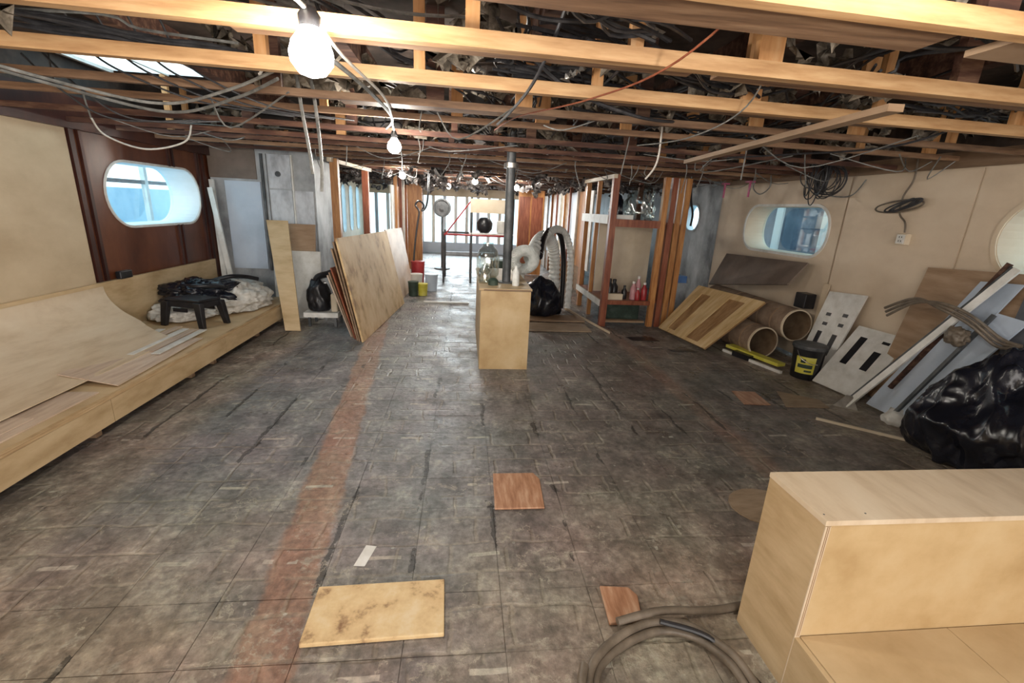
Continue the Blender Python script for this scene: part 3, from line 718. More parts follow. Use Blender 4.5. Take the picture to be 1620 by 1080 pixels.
blob('black_tool_bag', (-1.84, 6.02, .19), (.13, .14, .24), M['black'], 'black tool bag standing on the low white dolly', 'bag', 21, .15, 4)
tag(Tube([(-1.9, 6.03, .5), (-1.84, 6.0, .62), (-1.72, 6.05, .66), (-1.6, 6.08, .72), (-1.52, 6.1, .76)], .04, 8, 5).build('black_hose', M['black']), 'thick black hose rising from the tool bag to the ply stack', 'hose')
tag(Box(-1.68, -1.6, 5.92, 6.05, .19, .42).build('small_canister', M['cream'], bevel=.015), 'small cream canister beside the black tool bag', 'canister')

# plywood stack leaning left
def lean(off, th, m, label, y0=5.22, y1=7.46, h=1.14, name='plywood_sheet', dz=0.0):
    bx0, bx1 = -1.16-off, -.97-off
    return tag(Slab([(bx0, y0, dz), (bx1, y1, dz), (bx1-.26, y1+.02, h), (bx0-.24, y0+.02, h+.03)], th).build(name, m), label, 'plywood', 'sheets leaning in the stack')
lean(0, .022, M['osb'], 'rough knotty plywood sheet at the front of the leaning stack')
labs = ['dark edged sheet directly behind the knotty front sheet', 'third sheet from the front of the leaning stack', 'short brown sheet in the middle of the leaning stack', 'fifth sheet from the front of the leaning stack', 'rearmost sheet of the leaning stack']
for k in range(5):
    lean(.035+.035*k, .016, [M['brownply'], M['tanply'], M['redwood'], M['brownply'], M['pinkply']][k], labs[k], 5.24+.05*k, 7.3, [1.1, 1.02, .8, .74, .7][k])
for k, (x, y, z) in enumerate([(-1.75, 6.75, ZC), (-1.66, 8.3, ZC)]):
    tag(Box(x-.05, x+.05, y-.05, y+.05, 0, 2.1).build('timber_post', [M['orangewood'], M['redwood']][k]), ['orange brown timber post behind the leaning plywood stack', 'dark red timber post beyond the leaning plywood stack'][k], 'post')
tag(Bar((-1.78, 6.6, 2.075), (-1.6, 8.4, 2.075), .05, .05).build('header_rail', M['cream']), 'cream rail running between the tops of the two left posts', 'rail')
tag(Slab([(-1.05, 7.6, 0), (-.98, 9.0, 0), (-1.2, 9.02, 1.12), (-1.27, 7.62, 1.15)], .02).build('pale_sheet', M['pinkply']), 'pale sheet leaning beyond the knotty plywood stack', 'plywood')
# hooked cable by the stack
tag(Tube([(-.86, 8.1, .62), (-.83, 8.1, .95), (-.78, 8.1, 1.3), (-.76, 8.1, 1.45), (-.82, 8.1, 1.55), (-.76, 8.1, 1.62), (-.68, 8.1, 1.55), (-.72, 8.1, 1.46), (-.62, 8.1, 1.64), (-.58, 8.1, 2.61)], .016, 7, 6).build('hanging_cable', M['black']), 'thick black cable with a knot hanging beside the plywood stack', 'cable')

# ---------------------------------------------------------------- centre box with its clutter
bx = thing('plywood_box', 'tall narrow pale plywood box standing in middle of floor', 'box', (.415, 5.0, 0))
Box(.17, .66, 4.36, 4.378, 0, .80).build('front_panel', M['boxply'], bx)
Box(.17, .188, 4.379, 5.9, 0, .80).build('side_panel', M['birch'], bx); Box(.642, .66, 4.379, 5.9, 0, .80).build('side_panel', M['birch'], bx)
Box(.17, .66, 5.9, 5.918, 0, .80).build('back_panel', M['birch'], bx)
Box(.155, .675, 4.385, 5.925, .802, .82).build('top_panel', M['birch'], bx)
Box(.2, .66, 4.362, 4.384, .803, .812).build('dark_gap', M['brownply'], bx)
tag(MB().lathe((.27, 5.15, .82), [(.1, 0), (.125, .03), (.13, .22), (.1, .3), (.06, .34), (.058, .38), (.001, .385)], 20).build('plastic_jar', M['clear']), 'big clear plastic jar on the central plywood box', 'jar')
tag(MB().lathe((.22, 4.72, .82), [(.06, 0), (.07, .02), (.068, .13), (.03, .17), (.028, .2), (.001, .205)], 16).build('plastic_jar', M['clear']), 'small clear jar at left front of the central box', 'jar')
tag(MB().lathe((.53, 4.6, .82), [(.034, 0), (.036, .02), (.036, .14), (.016, .175), (.016, .2), (.001, .203)], 14).build('bottle', M['duct']), 'white bottle on the box before the duct ring', 'bottle')
tag(MB().lathe((.3, 4.6, .82), [(.05, 0), (.052, .05), (.03, .07), (.001, .075)], 14).build('small_tin', M['green']), 'small dark tin on the central box', 'tin')
def ribbed(pts, r, m, label, n=14, spl=22, cap=False):
    return tag(Tube(pts, r, n, spl, cap, rfun=lambda t, i: r*(1.0+(.1 if i % 4 < 2 else -.07))).build('flexible_duct', m), label, 'duct')
ring = []
for k in range(14):
    a = math.radians(230-27*k); ring.append((.7+.125*math.cos(a), 5.2+.02*k, 1.0+.115*math.sin(a)))
ribbed(ring, .06, M['duct'], 'white flexible duct coiled into a ring on the central box')
ribbed([(.84, 5.75, .98), (1.0, 6.3, 1.14), (1.16, 6.7, 1.2), (1.32, 7.0, 1.12), (1.42, 7.15, .85), (1.45, 7.2, .45), (1.45, 7.22, .03)], .085, M['duct'], 'white flexible duct arching down to the floor behind the box')
ribbed([(.98, 5.98, 1.0), (1.12, 6.4, 1.2), (1.36, 6.85, 1.31), (1.58, 7.15, 1.2), (1.7, 7.25, .9), (1.73, 7.3, .5), (1.73, 7.3, .03)], .05, M['duct'], 'slimmer white flexible duct arching alongside the wide one')
tag(Tube([(.98, 5.93, .98), (1.08, 6.3, 1.2), (1.26, 6.77, 1.3), (1.46, 7.05, 1.22), (1.57, 7.2, .9), (1.6, 7.22, .45), (1.6, 7.22, .04)], .04, 9, 8).build('black_hose', M['black']), 'black hose running between the two arching white ducts', 'hose')
blob('black_sack', (1.2, 6.9, 0), (.28, .25, .34), M['bag'], 'black sack standing under the arching ducts', 'bag', 31, .15, 4)
# steel pipe
pp = thing('steel_pipe', 'dark vertical steel pipe from ceiling down onto the central box', 'pipe', (.45, 4.78, .82))
Tube([(.45, 4.78, .82), (.45, 4.78, ZC)], .045, 16, 0).build('pipe', M['pole'], pp)
MB().lathe((.45, 4.78, .82), [(.09, 0), (.09, .012), (.05, .014)], 16).build('base_plate', M['pole'], pp)
MB().lathe((.45, 4.78, 1.95), [(.05, 0), (.07, .005), (.07, .05), (.05, .055)], 16).build('collar', M['metal'], pp)

# ---------------------------------------------------------------- framed stand
st = thing('shelf_frame', 'tall red brown timber shelf frame right of the ducts', 'shelf', (2.5, 6.5, 0))
def post(x, y, w, m, z0=0, z1=2.07, n='post'): return Box(x-w/2, x+w/2, y-w/2, y+w/2, z0, z1).build(n, m, st)
post(2.0, 6.25, .085, M['redwood'])
for x, m in ((2.72, M['orangewood']), (2.83, M['redwood']), (2.93, M['orangewood']), (3.03, M['orangewood'])): post(x, 6.28+.05*(x-2.7), .075, m)
post(2.02, 7.7, .07, M['orangewood']); post(2.9, 7.7, .07, M['redwood']); post(2.0, 7.0, .06, M['orangewood'])
Box(2.05, 2.68, 6.23, 6.29, 1.4, 1.5).build('crossbar', M['redwood'], st)
Box(2.05, 2.68, 6.23, 6.28, .32, .38).build('crossbar', M['redwood'], st)
Box(1.97, 2.9, 6.3, 7.65, 1.46, 1.48).build('shelf_board', M['redwood'], st)
Box(1.97, 2.9, 6.3, 7.65, .34, .37).build('shelf_board', M['redwood'], st)
Box(2.05, 2.9, 7.0, 7.02, .38, 1.45).build('back_panel', M['cream'], st)
Box(1.95, 1.98, 6.3, 7.72, .28, .37).build('side_rail', M['white'], st); Box(1.95, 1.98, 6.3, 7.72, 1.43, 1.55).build('side_rail', M['white'], st)
Box(1.95, 2.0, 6.2, 7.75, 2.02, 2.07).build('top_rail', M['cream'], st)
Box(2.05, 2.68, 6.6, 6.62, .02, .26).build('kick_panel', M['green'], st)
Box(2.05, 2.68, 6.35, 6.45, .03, .06).build('foot_rail', M['tanply'], st)
def bottle(x, y, z, r, h, m, lab, g='bottles and cans on the low shelf'):
    t = thing('bottle', lab, 'bottle', (x, y, z), g)
    MB().lathe((x, y, z), [(r*.95, 0), (r, .01), (r, h*.6), (r*.45, h*.78), (r*.4, h*.86)], 12).build('body', m, t)
    MB().lathe((x, y, z+h*.86), [(r*.48, 0), (r*.48, h*.12), (.001, h*.14)], 10).build('cap', M['white'] if m is not M['black'] else M['black'], t)
for x, y, r, h, m, lab in [(2.12, 6.42, .055, .3, M['black'], 'black bottle nearest the red front post'), (2.22, 6.52, .06, .28, M['black'], 'second black bottle on the low shelf'),
        (2.36, 6.45, .04, .2, M['black'], 'small black bottle in middle of the low shelf'), (2.48, 6.42, .045, .27, M['pink'], 'pink bottle on the low shelf'),
        (2.58, 6.5, .045, .34, M['pink'], 'tallest pink bottle on the low shelf'), (2.64, 6.4, .045, .26, M['redpl'], 'red bottle beside the orange studs'), (2.53, 6.36, .035, .18, M['redpl'], 'short red bottle in front of the pink ones')]:
    bottle(x, y, .37, r, h, m, lab)
tag(Box(2.08, 2.3, 6.32, 6.4, .371, .46).build('white_box', M['cream'], bevel=.005), 'flat cream box at left end of the low shelf', 'box')
tag(Box(2.08, 2.32, 6.32, 6.45, 1.482, 1.56).build('white_box', M['white'], bevel=.005), 'flat white box on the upper shelf of the frame', 'box')
blob('plastic_bundle', (2.5, 6.62, 1.482), (.18, .2, .28), M['clear'], 'crumpled clear plastic bundle on the upper shelf', 'plastic', 41, .2, 4)
blob('black_sack', (2.2, 6.75, 1.482), (.09, .12, .22), M['bag'], 'small black sack on the upper shelf beside the red post', 'bag', 43, .15, 4)
t = thing('radio', 'blue grey box on a shelf edge beside the orange studs', 'box', (3.3, 6.6, .0))
Box(3.14, 3.34, 6.5, 6.75, 0, .62).build('stand', M['steel_grey'], t); Box(3.16, 3.33, 6.52, 6.72, .62, .72).build('case', M['blue'], t)

# ---------------------------------------------------------------- distance: inner partitions and end wall
wi = tag(Box(-1.42, -1.4, 9.4, 15.9, 0, .5).build('wall_inner_left', M['pinkply'], loc=(0, 0, 0)), kind='structure')
y = 9.4; k = 0
cols = [M['white'], M['orangewood'], M['cream'], M['redwood'], M['bluewhite'], M['orangewood'], M['white'], M['cream']]
while y < 15.6:
    w = random.uniform(.3, .75)
    Box(-1.43, -1.4, y, min(y+w, 15.8), .5, 1.9).build('panel', cols[k % 8], wi)
    Box(-1.42, -1.35, y+w, y+w+.07, .0, 2.1).build('stud', [M['orangewood'], M['redwood'], M['white']][k % 3], wi)
    y += w+.1; k += 1
# orange door boards left of corridor
tag(Box(-1.32, -.98, 11.2, 11.25, .05, 2.0).build('door_1', M['orangewood'], loc=(0, 0, 0)), kind='structure')
tag(Box(1.28, 1.9, 11.3, 11.35, .0, 2.0).build('door_2', M['orangewood'], loc=(0, 0, 0)), kind='structure')
for x in (1.3, 1.6): Box(x, x+.26, 11.28, 11.3, .3, 1.85).build('door_panel', M['redwood'], bpy.data.objects['door_2'])
wi2 = tag(Box(2.3, 2.32, 8.6, 15.9, 0, .5).build('wall_inner_right', M['brownply'], loc=(0, 0, 0)), kind='structure')
y = 8.4; k = 0
while y < 15.6:
    w = random.uniform(.3, .7)
    Box(2.3, 2.33, y, min(y+w, 15.8), .5, 1.95).build('panel', [M['white'], M['orangewood'], M['bluewhite'], M['tanply'], M['cream']][k % 5], wi2)
    Box(2.26, 2.33, y+w, y+w+.07, .0, 2.1).build('stud', [M['orangewood'], M['white'], M['redwood']][k % 3], wi2)
    y += w+.1; k += 1
# end wall: frames with daylight behind
we = tag(Box(XL, XR, YF, YF+.08, 0, .35).build('wall_end', M['bluewhite'], loc=(0, 0, 0)), kind='structure')
Box(XL, XR, YF, YF+.08, 1.85, ZC).build('lintel', M['cream'], we)
for k in range(20):
    x = XL+.37*k; Box(x, x+.1, YF-.03, YF+.05, .35, 1.85).build('mullion', [M['white'], M['bluewhite'], M['extwhite']][k % 3], we)
    Box(x+.1, x+.37, YF+.02, YF+.03, .35, 1.85).build('pane', M['glass'], we)
tag(Box(-.6, 1.0, 15.2, 15.3, 0, .12).build('step', M['steel_grey'], loc=(0, 0, 0)), kind='structure')
tag(Box(-.65, .1, 7.55, 7.62, -.005, .02).build('trim_3', M['white'], loc=(0, 0, 0)), kind='structure')
# scaffold table
sc = thing('scaffold_frame', 'metal scaffold frame standing in the corridor behind the box', 'scaffold', (.3, 10.0, 0))
for x in (-.42, .15, 1.0):
    for y in (9.7, 10.5): Tube([(x, y, 0), (x, y, 1.75 if x > 0 else 1.05)], .022, 8, 0).build('upright', M['pole'], sc)
for y in (9.7, 10.5):
    Tube([(-.42, y, 1.0), (1.0, y, 1.0)], .022, 8, 0).build('rail', M['redpl'] if y < 10 else M['pole'], sc)
    Tube([(.15, y, 1.7), (1.0, y, 1.7)], .022, 8, 0).build('rail', M['pole'], sc)
Tube([(-.42, 9.7, .95), (.15, 9.7, 1.7)], .014, 8, 0).build('brace', M['redpl'], sc)
Box(.1, 1.02, 9.68, 10.52, 1.02, 1.05).build('platform_board', M['metal'], sc)
Box(.12, 1.0, 9.66, 9.69, 1.45, 1.72).build('banner_board', M['cream'], sc)
MB().lathe((.42, 9.8, 1.055), [(.1, 0), (.16, .08), (.17, .2), (.1, .3), (.001, .31)], 16).build('drum', M['black'], sc)
tag(MB().lathe((.78, 9.9, 1.055), [(.09, 0), (.1, .02), (.1, .24), (.001, .25)], 16).build('bucket', M['white']), 'white bucket on the scaffold board', 'bucket')
tag(Box(.35, 1.2, 8.9, 9.3, 0, .42).build('storage_box', M['duct'], bevel=.02), 'translucent grey storage box behind the central plywood box', 'box')
tag(Box(.45, 1.1, 8.92, 9.28, .421, .58).build('storage_box', M['green'], bevel=.02), 'dark box stacked upon the translucent storage box', 'box')
# buckets and bits left of corridor
for k, (x, y, r, h, m, lab) in enumerate([(-.86, 8.55, .11, .32, M['white'], 'white bucket beside the pale sheet'), (-.72, 8.2, .09, .2, M['yellow'], 'yellow tin at foot of the pale sheet'), (-.88, 8.15, .09, .24, M['green'], 'dark green tin at foot of the pale sheet'), (-.6, 8.7, .12, .3, M['bluewhite'], 'pale blue bucket nearest the corridor middle'), (-.92, 9.4, .14, .45, M['redpl'], 'red drum farther along left side of corridor')]):
    t = thing('bucket', lab, 'bucket', (x, y, 0), 'buckets and tins left of the corridor')
    MB().lathe((x, y, 0), [(r*.85, 0), (r, h), (r*.9, h), (r*.8, .02)], 16).build('body', m, t)
    MB().lathe((x, y, h-.005), [(r*1.03, 0), (r*1.03, .02), (.001, .025)], 16).build('lid', m, t)
# fan-like round lamp at distance
t = thing('pedestal_fan', 'grey round pedestal fan standing left in the corridor', 'fan', (-.55, 11.9, 0))
Tube([(-.55, 11.9, 0), (-.55, 11.9, 1.4)], .025, 8, 0).build('stand', M['pole'], t)
MB().lathe((-.55, 11.85, 1.5), [(.2, 0), (.22, .03), (.22, .06), (.18, .06), (.17, .03), (.05, .03), (.05, .07), (.001, .07)], 20, (0, -1, 0)).build('cage', M['pole'], t)
MB().lathe((-.55, 11.9, 0), [(.2, 0), (.2, .02), (.03, .03)], 16).build('base', M['pole'], t)
# planks on the floor behind the box
for k, (x0, x1, y0, y1, m, lab) in enumerate([(.85, 1.75, 5.86, 6.3, M['lino'], 'tan board flat on floor right of the central box'), (.9, 1.8, 6.42, 6.8, M['tanply'], 'second tan board behind the first beside the ducts')]):
    tag(Slab([(x0, y0, .001), (x1, y0, .001), (x1, y1, .001), (x0, y1, .001)], .018).build('floor_board', m), lab, 'board')
tag(Slab([(1.95, 5.95, .001), (1.99, 5.8, .001), (1.72, 7.3, .001), (1.68, 7.3, .001)], .03).build('wood_scrap', M['birch_pale']), 'narrow pale batten on floor left of the shelf frame', 'batten')
for x0, y0, w, d, lab in ((2.2, 5.5, .36, .16, 'dark rectangular hatch opening in the floor before the shelf frame'), (2.55, 5.05, .3, .07, 'narrow dark slot plate in floor beside the yellow panel')):
    tag(Slab([(x0, y0, .0005), (x0+w, y0-.02, .0005), (x0+w-.04, y0+d, .0005), (x0-.04, y0+d, .0005)], .004).build('hatch_cover', M['black']), lab, 'hatch')

# ---------------------------------------------------------------- right wall clutter
# two big cardboard tubes
def cardtube(a, b_, r, label):
    t = thing('cardboard_tube', label, 'tube', a, 'two large cardboard tubes')
    a, b_ = Vector(a), Vector(b_); d = b_-a; L_ = d.length
    MB().lathe(a, [(r-.012, 0), (r, 0), (r, L_), (r-.012, L_), (r-.012, 0)], 32, d, False).build('shell', M['card'], t)
    MB().lathe(a, [(r-.013, .004), (r-.0135, L_-.004)], 32, d, False).build('lining', M['cardin'], t)
    for q in (.12, .27, .42, .62): MB().lathe(a+d.normalized()*L_*q, [(r+.0005, 0), (r+.003, .0), (r+.003, .02), (r+.0005, .02)], 32, d, False).build('tape_band', M['tanply'], t)
    MB().lathe(a, [(r-.012, -.003), (r+.003, -.003), (r+.003, .02), (r+.0, .022)], 32, d, False).build('rim', M['cream'], t)
cardtube((3.55, 4.86, .188), (3.5, 6.3, .188), .185, 'lower cardboard tube lying on the floor with open end facing out')
cardtube((3.84, 4.75, .43), (3.82, 6.5, .43), .185, 'upper cardboard tube resting on the lower one against the wall')
# grooved yellow panel leaning on the tubes
gp = thing('grooved_panel', 'yellowish pine panel with recessed grooves sloping against the tubes', 'panel', (3.1, 5.6, 0))
P0, P1, P2, P3 = Vector((2.82, 6.1, .01)), Vector((2.98, 5.1, .01)), Vector((3.62, 5.05, .62)), Vector((3.38, 6.2, .62))
def pq(u, v): return (P0.lerp(P1, u)).lerp(P3.lerp(P2, u), v)
MB().slab([pq(0, 0), pq(0, 1), pq(1, 1), pq(1, 0)], -.02).build('back_sheet', M['groove'], gp)
nrm = (P1-P0).cross(P3-P0).normalized()
if nrm.z < 0: nrm = -nrm
for u0, u1, v0, v1 in ((0, .16, 0, 1), (.32, .58, 0, 1), (.82, 1, 0, 1), (.16, .32, 0, .07), (.16, .32, .86, 1), (.58, .82, 0, .05), (.58, .82, .9, 1)):
    q = [pq(u0, v0)+nrm*.021, pq(u1, v0)+nrm*.021, pq(u1, v1)+nrm*.021, pq(u0, v1)+nrm*.021]
    b = MB().slab(q, .012); b.build('pine_slat', M['pineyellow'], gp)
# brown panel above tubes
tag(Slab([(3.72, 6.55, .6), (3.8, 4.98, .86), (3.98, 4.95, 1.12), (3.98, 6.65, 1.06)], .02).build('brown_panel', M['walnut']), 'dark grey brown panel leaning on wall above the cardboard tubes', 'panel')
tag(Box(3.86, 4.02, 4.55, 4.75, .62, .84).build('black_case', M['black'], bevel=.02), 'black small case beside upper tube end', 'case') if False else None
tag(MB().lathe((3.9, 4.95, .86), [(.07, 0), (.075, .02), (.07, .18), (.001, .19)], 14).build('dark_canister', M['green']), 'dark canister on the tube end beneath the brown panel', 'canister') if False else None
# slotted white panels
def slotted(ps, th, label, slots, holes, g='white slotted panels by the bucket'):
    ps = [Vector(p) for p in ps]
    t = thing('slotted_panel', label, 'panel', tuple(ps[0]), g)
    MB().slab(ps, th).build('sheet', M['white'], t)
    n = (ps[1]-ps[0]).cross(ps[3]-ps[0]).normalized()
    if n.x > 0: n = -n
    n = n*(.003 if (ps[1]-ps[0]).cross(ps[3]-ps[0]).x > 0 else .018)
    def at(u, v): return ps[0].lerp(ps[1], u).lerp(ps[3].lerp(ps[2], u), v)+n
    for u0, u1, v0, v1 in slots:
        MB().slab([at(u0, v0), at(u1, v0), at(u1, v1), at(u0, v1)], -.002 if th > 0 else .002).build('slot', M['black'], t)
    for u, v in holes:
        MB().slab([at(u-.07, v-.02), at(u+.07, v-.02), at(u+.07, v+.02), at(u-.07, v+.02)], -.002 if th > 0 else .002).build('clip_hole', M['black'], t)
slotted([(3.84, 4.62, .005), (3.84, 4.2, .005), (4.03, 4.12, .9), (4.03, 4.6, .86)], .015, 'tall white panel with dark slots leaning on wall behind the bucket',
        [(.2, .34, .28, .5), (.66, .8, .24, .5)], [(.3, .6), (.75, .62), (.28, .72), (.74, .74)])
slotted([(3.62, 4.08, .005), (3.68, 3.58, .005), (4.045, 3.58, .6), (3.985, 4.08, .6)], .015, 'shorter white slotted panel leaning low right of the bucket',
        [(.2, .34, .4, .85), (.62, .76, .4, .7)], [(.7, .85)])
tag(Slab([(4.045, 4.75, .3), (4.045, 4.66, .3), (4.06, 4.66, .93), (4.06, 4.75, .93)], .01).build('wood_strip', M['birch_pale']), 'narrow pale wood strip upright beside the tall slotted panel', 'board')
# bucket
bk = thing('bucket', 'black bucket with yellow label standing by the tubes', 'bucket', (3.62, 4.22, 0))
MB().lathe((3.62, 4.22, 0), [(.125, 0), (.13, .01), (.148, .3), (.152, .3), (.155, .33)], 28).build('body', M['black'], bk)
MB().lathe((3.62, 4.22, .325), [(.162, 0), (.165, .01), (.163, .035), (.15, .04), (.001, .035)], 28).build('lid', M['pole'], bk)
lb = MB(); 
for i in range(9):
    a = math.radians(190+9*i)
    for z, r in ((.07, .1375), (.25, .1485)): lb.v.append((3.62+r*math.cos(a), 4.22+r*math.sin(a), z))
lb.f = [(2*i, 2*i+2, 2*i+3, 2*i+1) for i in range(8)]
lb.build('label_sheet', M['yellow'], bk)
lb = MB()
for (i0, i1, z0, z1) in ((1, 7, .13, .17), (2, 4, .185, .225), (4, 7, .09, .11)):
    for i in range(i0, i1):
        base = len(lb.v)
        for ii in (i, i+1):
            a = math.radians(190+9*ii)
            for z in (z0, z1): r = .1395+(z-.07)*.061; lb.v.append((3.62+r*math.cos(a), 4.22+r*math.sin(a), z))
        lb.f.append((base, base+2, base+3, base+1))
lb.build('label_print', M['green'], bpy.data.objects['label_sheet'])
Tube([(3.47, 4.2, .3), (3.46, 4.12, .24), (3.52, 4.06, .2), (3.6, 4.05, .19)], .004, 6, 5).build('handle', M['metal'], bk)
tag(Bar((3.32, 5.15, .06), (3.5, 4.42, .06), .11, .035).build('yellow_board', M['yellow']), 'yellow marked board lying on the floor by the bucket', 'board')
tag(Bar((3.22, 5.1, .015), (3.42, 4.3, .015), .03, .03).build('white_strip', M['white']), 'thin white strip on the floor before the yellow board', 'strip')
tag(Bar((3.28, 4.95, .03), (3.35, 4.72, .03), .1, .06).build('black_block', M['black']), 'small black block on floor under the lower tube end', 'block')

# leaning panels right
tag(Slab([(3.88, 3.68, .02), (3.88, 2.75, .02), (4.05, 2.75, 1.3), (4.05, 3.62, 1.25)], .015).build('plywood_sheet', M['tanply']), 'tan brown plywood panel leaning on right wall behind the metal pole', 'panel')
tag(Slab([(3.7, 3.5, .01), (3.7, 3.2, .01), (4.0, 2.86, 1.22), (4.0, 3.14, 1.2)], .015).build('pale_blue_panel', M['bluewhite']), 'wide pale blue white panel leaning aslant against the tan plywood', 'panel') 
tag(Slab([(3.6, 3.2, .01), (3.6, 3.04, .01), (3.92, 2.7, .98), (3.92, 2.9, 1.0)], .015).build('pale_blue_panel', M['bluewhite']), 'narrow pale blue panel leaning in front of the wide one', 'panel')
tag(Slab([(3.72, 2.72, .01), (3.72, 1.7, .01), (4.03, 1.7, 1.28), (4.03, 2.84, 1.28)], .015).build('slate_panel', M['slate']), 'dark slate grey panel leaning at the right edge of the view', 'panel')
# pole with splayed foot
po = thing('metal_pole', 'long bright metal pole with splayed foot leaning at right wall', 'pole', (3.43, 3.44, 0))
Bar((3.43, 3.44, .02), (3.92, 2.88, 1.33), .05, .02, (1, 0, 0)).build('bright_face', M['white'], po)
Bar((3.45, 3.47, .02), (3.94, 2.91, 1.33), .05, .025, (1, 0, 0)).build('back_bar', M['pole'], po)
Slab([(3.36, 3.5, .0), (3.5, 3.38, .0), (3.455, 3.42, .12), (3.42, 3.45, .12)], .015).build('foot', M['metal'], po)
tag(Bar((3.66, 3.3, .25), (3.95, 2.96, 1.36), .03, .03, (1, 0, 0)).build('dark_bar', M['joistdark']), 'thin dark bar leaning just above the metal pole', 'bar') 
tag(Bar((3.56, 3.15, .02), (3.82, 2.85, 1.0), .025, .025, (1, 0, 0)).build('thin_rod', M['pole']), 'thin dark rod leaning across the pale blue panels', 'rod')
for k in range(3):
    tag(Tube([(3.75, 3.6+.02*k, .82+.03*k), (3.7, 3.35, .98+.02*k), (3.66, 3.1, 1.03-.02*k), (3.7, 2.9, .98-.03*k), (3.76, 2.72, .86-.03*k), (3.78, 2.6, .84)], .012, 7, 6).build('draped_cable', M['hose']),
        ['top cord of the three draped over the leaning pole', 'middle cord of the three draped over the leaning pole', 'lowest cord of the three draped over the leaning pole'][k], 'cord', 'cords draped over the leaning pole')
blob('grey_rag', (3.66, 2.92, .78), (.05, .07, .06), M['hose'], 'grey rag knotted where the cords cross the panels', 'rag', 51, .25, 4, flat=False)
blob('white_scrap', (3.62, 3.12, 0), (.1, .08, .07), M['white'], 'white crumpled scrap at the foot of the pale blue panels', 'scrap', 53, .3, 3)
# black bin bag
bag = thing('bin_bag', 'large shiny black bin bag against the right wall', 'bag', (3.62, 2.5, 0))
def bagmesh():
    bm = bmesh.new(); bmesh.ops.create_icosphere(bm, subdivisions=6, radius=1)
    for v in bm.verts:
        p = v.co.copy(); q = p*1.7+Vector((4, 8, 2))
        q2 = Vector((q.x, q.y, q.z*.55)); k = .95+.22*noise.noise(q)+.13*(1-2.4*abs(noise.noise(q2*1.5+Vector((3, 1, 0)))))+.05*(1-2.4*abs(noise.noise(q2*3.4)))+.012*(1-2*abs(noise.noise(q*8)))
        z = p.z*k; w = 1.0
        if z > 0: w = 1-.32*z
        if z < -.6: z = -.6-(abs(z)-.6)*.08
        v.co = Vector((p.x*k*w*.36+.05*max(0, z), p.y*k*w*.44, (z+.63)*.47))
    me = bpy.data.meshes.new('sack'); bm.to_mesh(me); bm.free(); me.materials.append(M['bag'])
    for f in me.polygons: f.use_smooth = True
    o = bpy.data.objects.new('sack', me); C.objects.link(o); o.parent = bag; return o
bagmesh()
tk = Tube([(3.75, 2.36, .76), (3.8, 2.32, .84), (3.84, 2.3, .9)], .05, 10, 5, rfun=lambda t, i: .06-.04*math.sin(t*3)).build('tied_neck', M['bag'], bag)
blob('white_scrap', (3.3, 2.1, 0), (.07, .07, .05), M['white'], 'white crumpled scrap on floor between bin bag and big plywood box', 'scrap', 57, .3, 3)

# socket with cord and coil on the right wall
ot = thing('wall_socket', 'white double socket box hanging on the right wall', 'socket', (4.06, 3.95, 1.43))
Box(4.03, 4.085, 3.9, 4.0, 1.42, 1.52).build('box', M['cream'], ot, bevel=.004)
Box(4.026, 4.031, 3.91, 3.99, 1.43, 1.51).build('face_plate', M['white'], ot)
for z in (1.452, 1.488):
    for y in (3.935, 3.96): Box(4.024, 4.027, y, y+.006, z-.006, z+.008).build('slot', M['black'], ot)
tag(Tube([(4.05, 4.02, 2.2), (4.05, 4.0, 2.0), (4.05, 4.06, 1.85), (4.05, 4.05, 1.7), (4.05, 3.97, 1.62), (4.055, 3.95, 1.53)], .008, 7, 7).build('cord', M['hose']), 'grey cord dropping from ceiling to the wall socket', 'cord')
for k in range(5):
    w = [.26, .17, .15, .14, .2][k]; rot = math.radians([12, 35, 40, 47, 28][k]); hh = [.05, .02, .015, .02, .03][k]
    P = []
    for q in range(14):
        a = 2*math.pi*q/13; u = w*math.cos(a)*(1 if k else .95)+(.06 if k == 0 else 0); vv = hh*math.sin(a)
        P.append((4.045-.004*k, 4.02+u*math.cos(rot)-vv*math.sin(rot), 1.77-(u*math.sin(rot)*.55+vv)))
    tag(Tube(P, .008, 6, 3).build('cord_loop', M['cable'] if k else M['hose']), ['widest loop of the bundled cord on the right wall', 'second loop of the bundled cord on the right wall', 'third loop of the bundled cord on the right wall', 'fourth loop of the bundled cord on the right wall', 'last loop of the bundled cord on the right wall'][k], 'cord', 'bundled cord loops on the right wall')
tg = MB()
for i in range(24):
    c = Vector((3.75+random.gauss(0, .05), 4.75+random.gauss(0, .08), 2.0+random.gauss(0, .05))); r = random.uniform(.1, .2); ax = random.random()*3
    P = []
    for q in range(11):
        a = 2*math.pi*q/10; P.append((c.x+r*math.cos(a)*math.cos(ax)*.5, c.y+r*math.cos(a)*.8, c.z+r*math.sin(a)*.9))
    tg.tube(P, .006, 5, 3)
tag(tg.build('wire_coil', M['cable']), 'tangled coil of dark wire hanging from ceiling near right wall', 'wire', kind='stuff')
tag(Tube([(3.95, 5.0, 2.2), (4.0, 4.98, 1.92), (4.02, 4.8, 1.86), (4.03, 4.62, 1.88), (4.03, 4.5, 2.02)], .007, 6, 6).build('wire_loop', M['cablegrey']), 'thin wire looping from the coil across the right wall top', 'wire')
tag(Tube([(3.8, 6.0, 2.12), (3.8, 6.02, 1.98), (3.8, 5.85, 1.9), (3.8, 5.68, 1.98), (3.8, 5.7, 2.12)], .008, 6, 6).build('wire_loop', M['cablegrey']), 'grey wire loop hanging above the oval right window', 'wire')
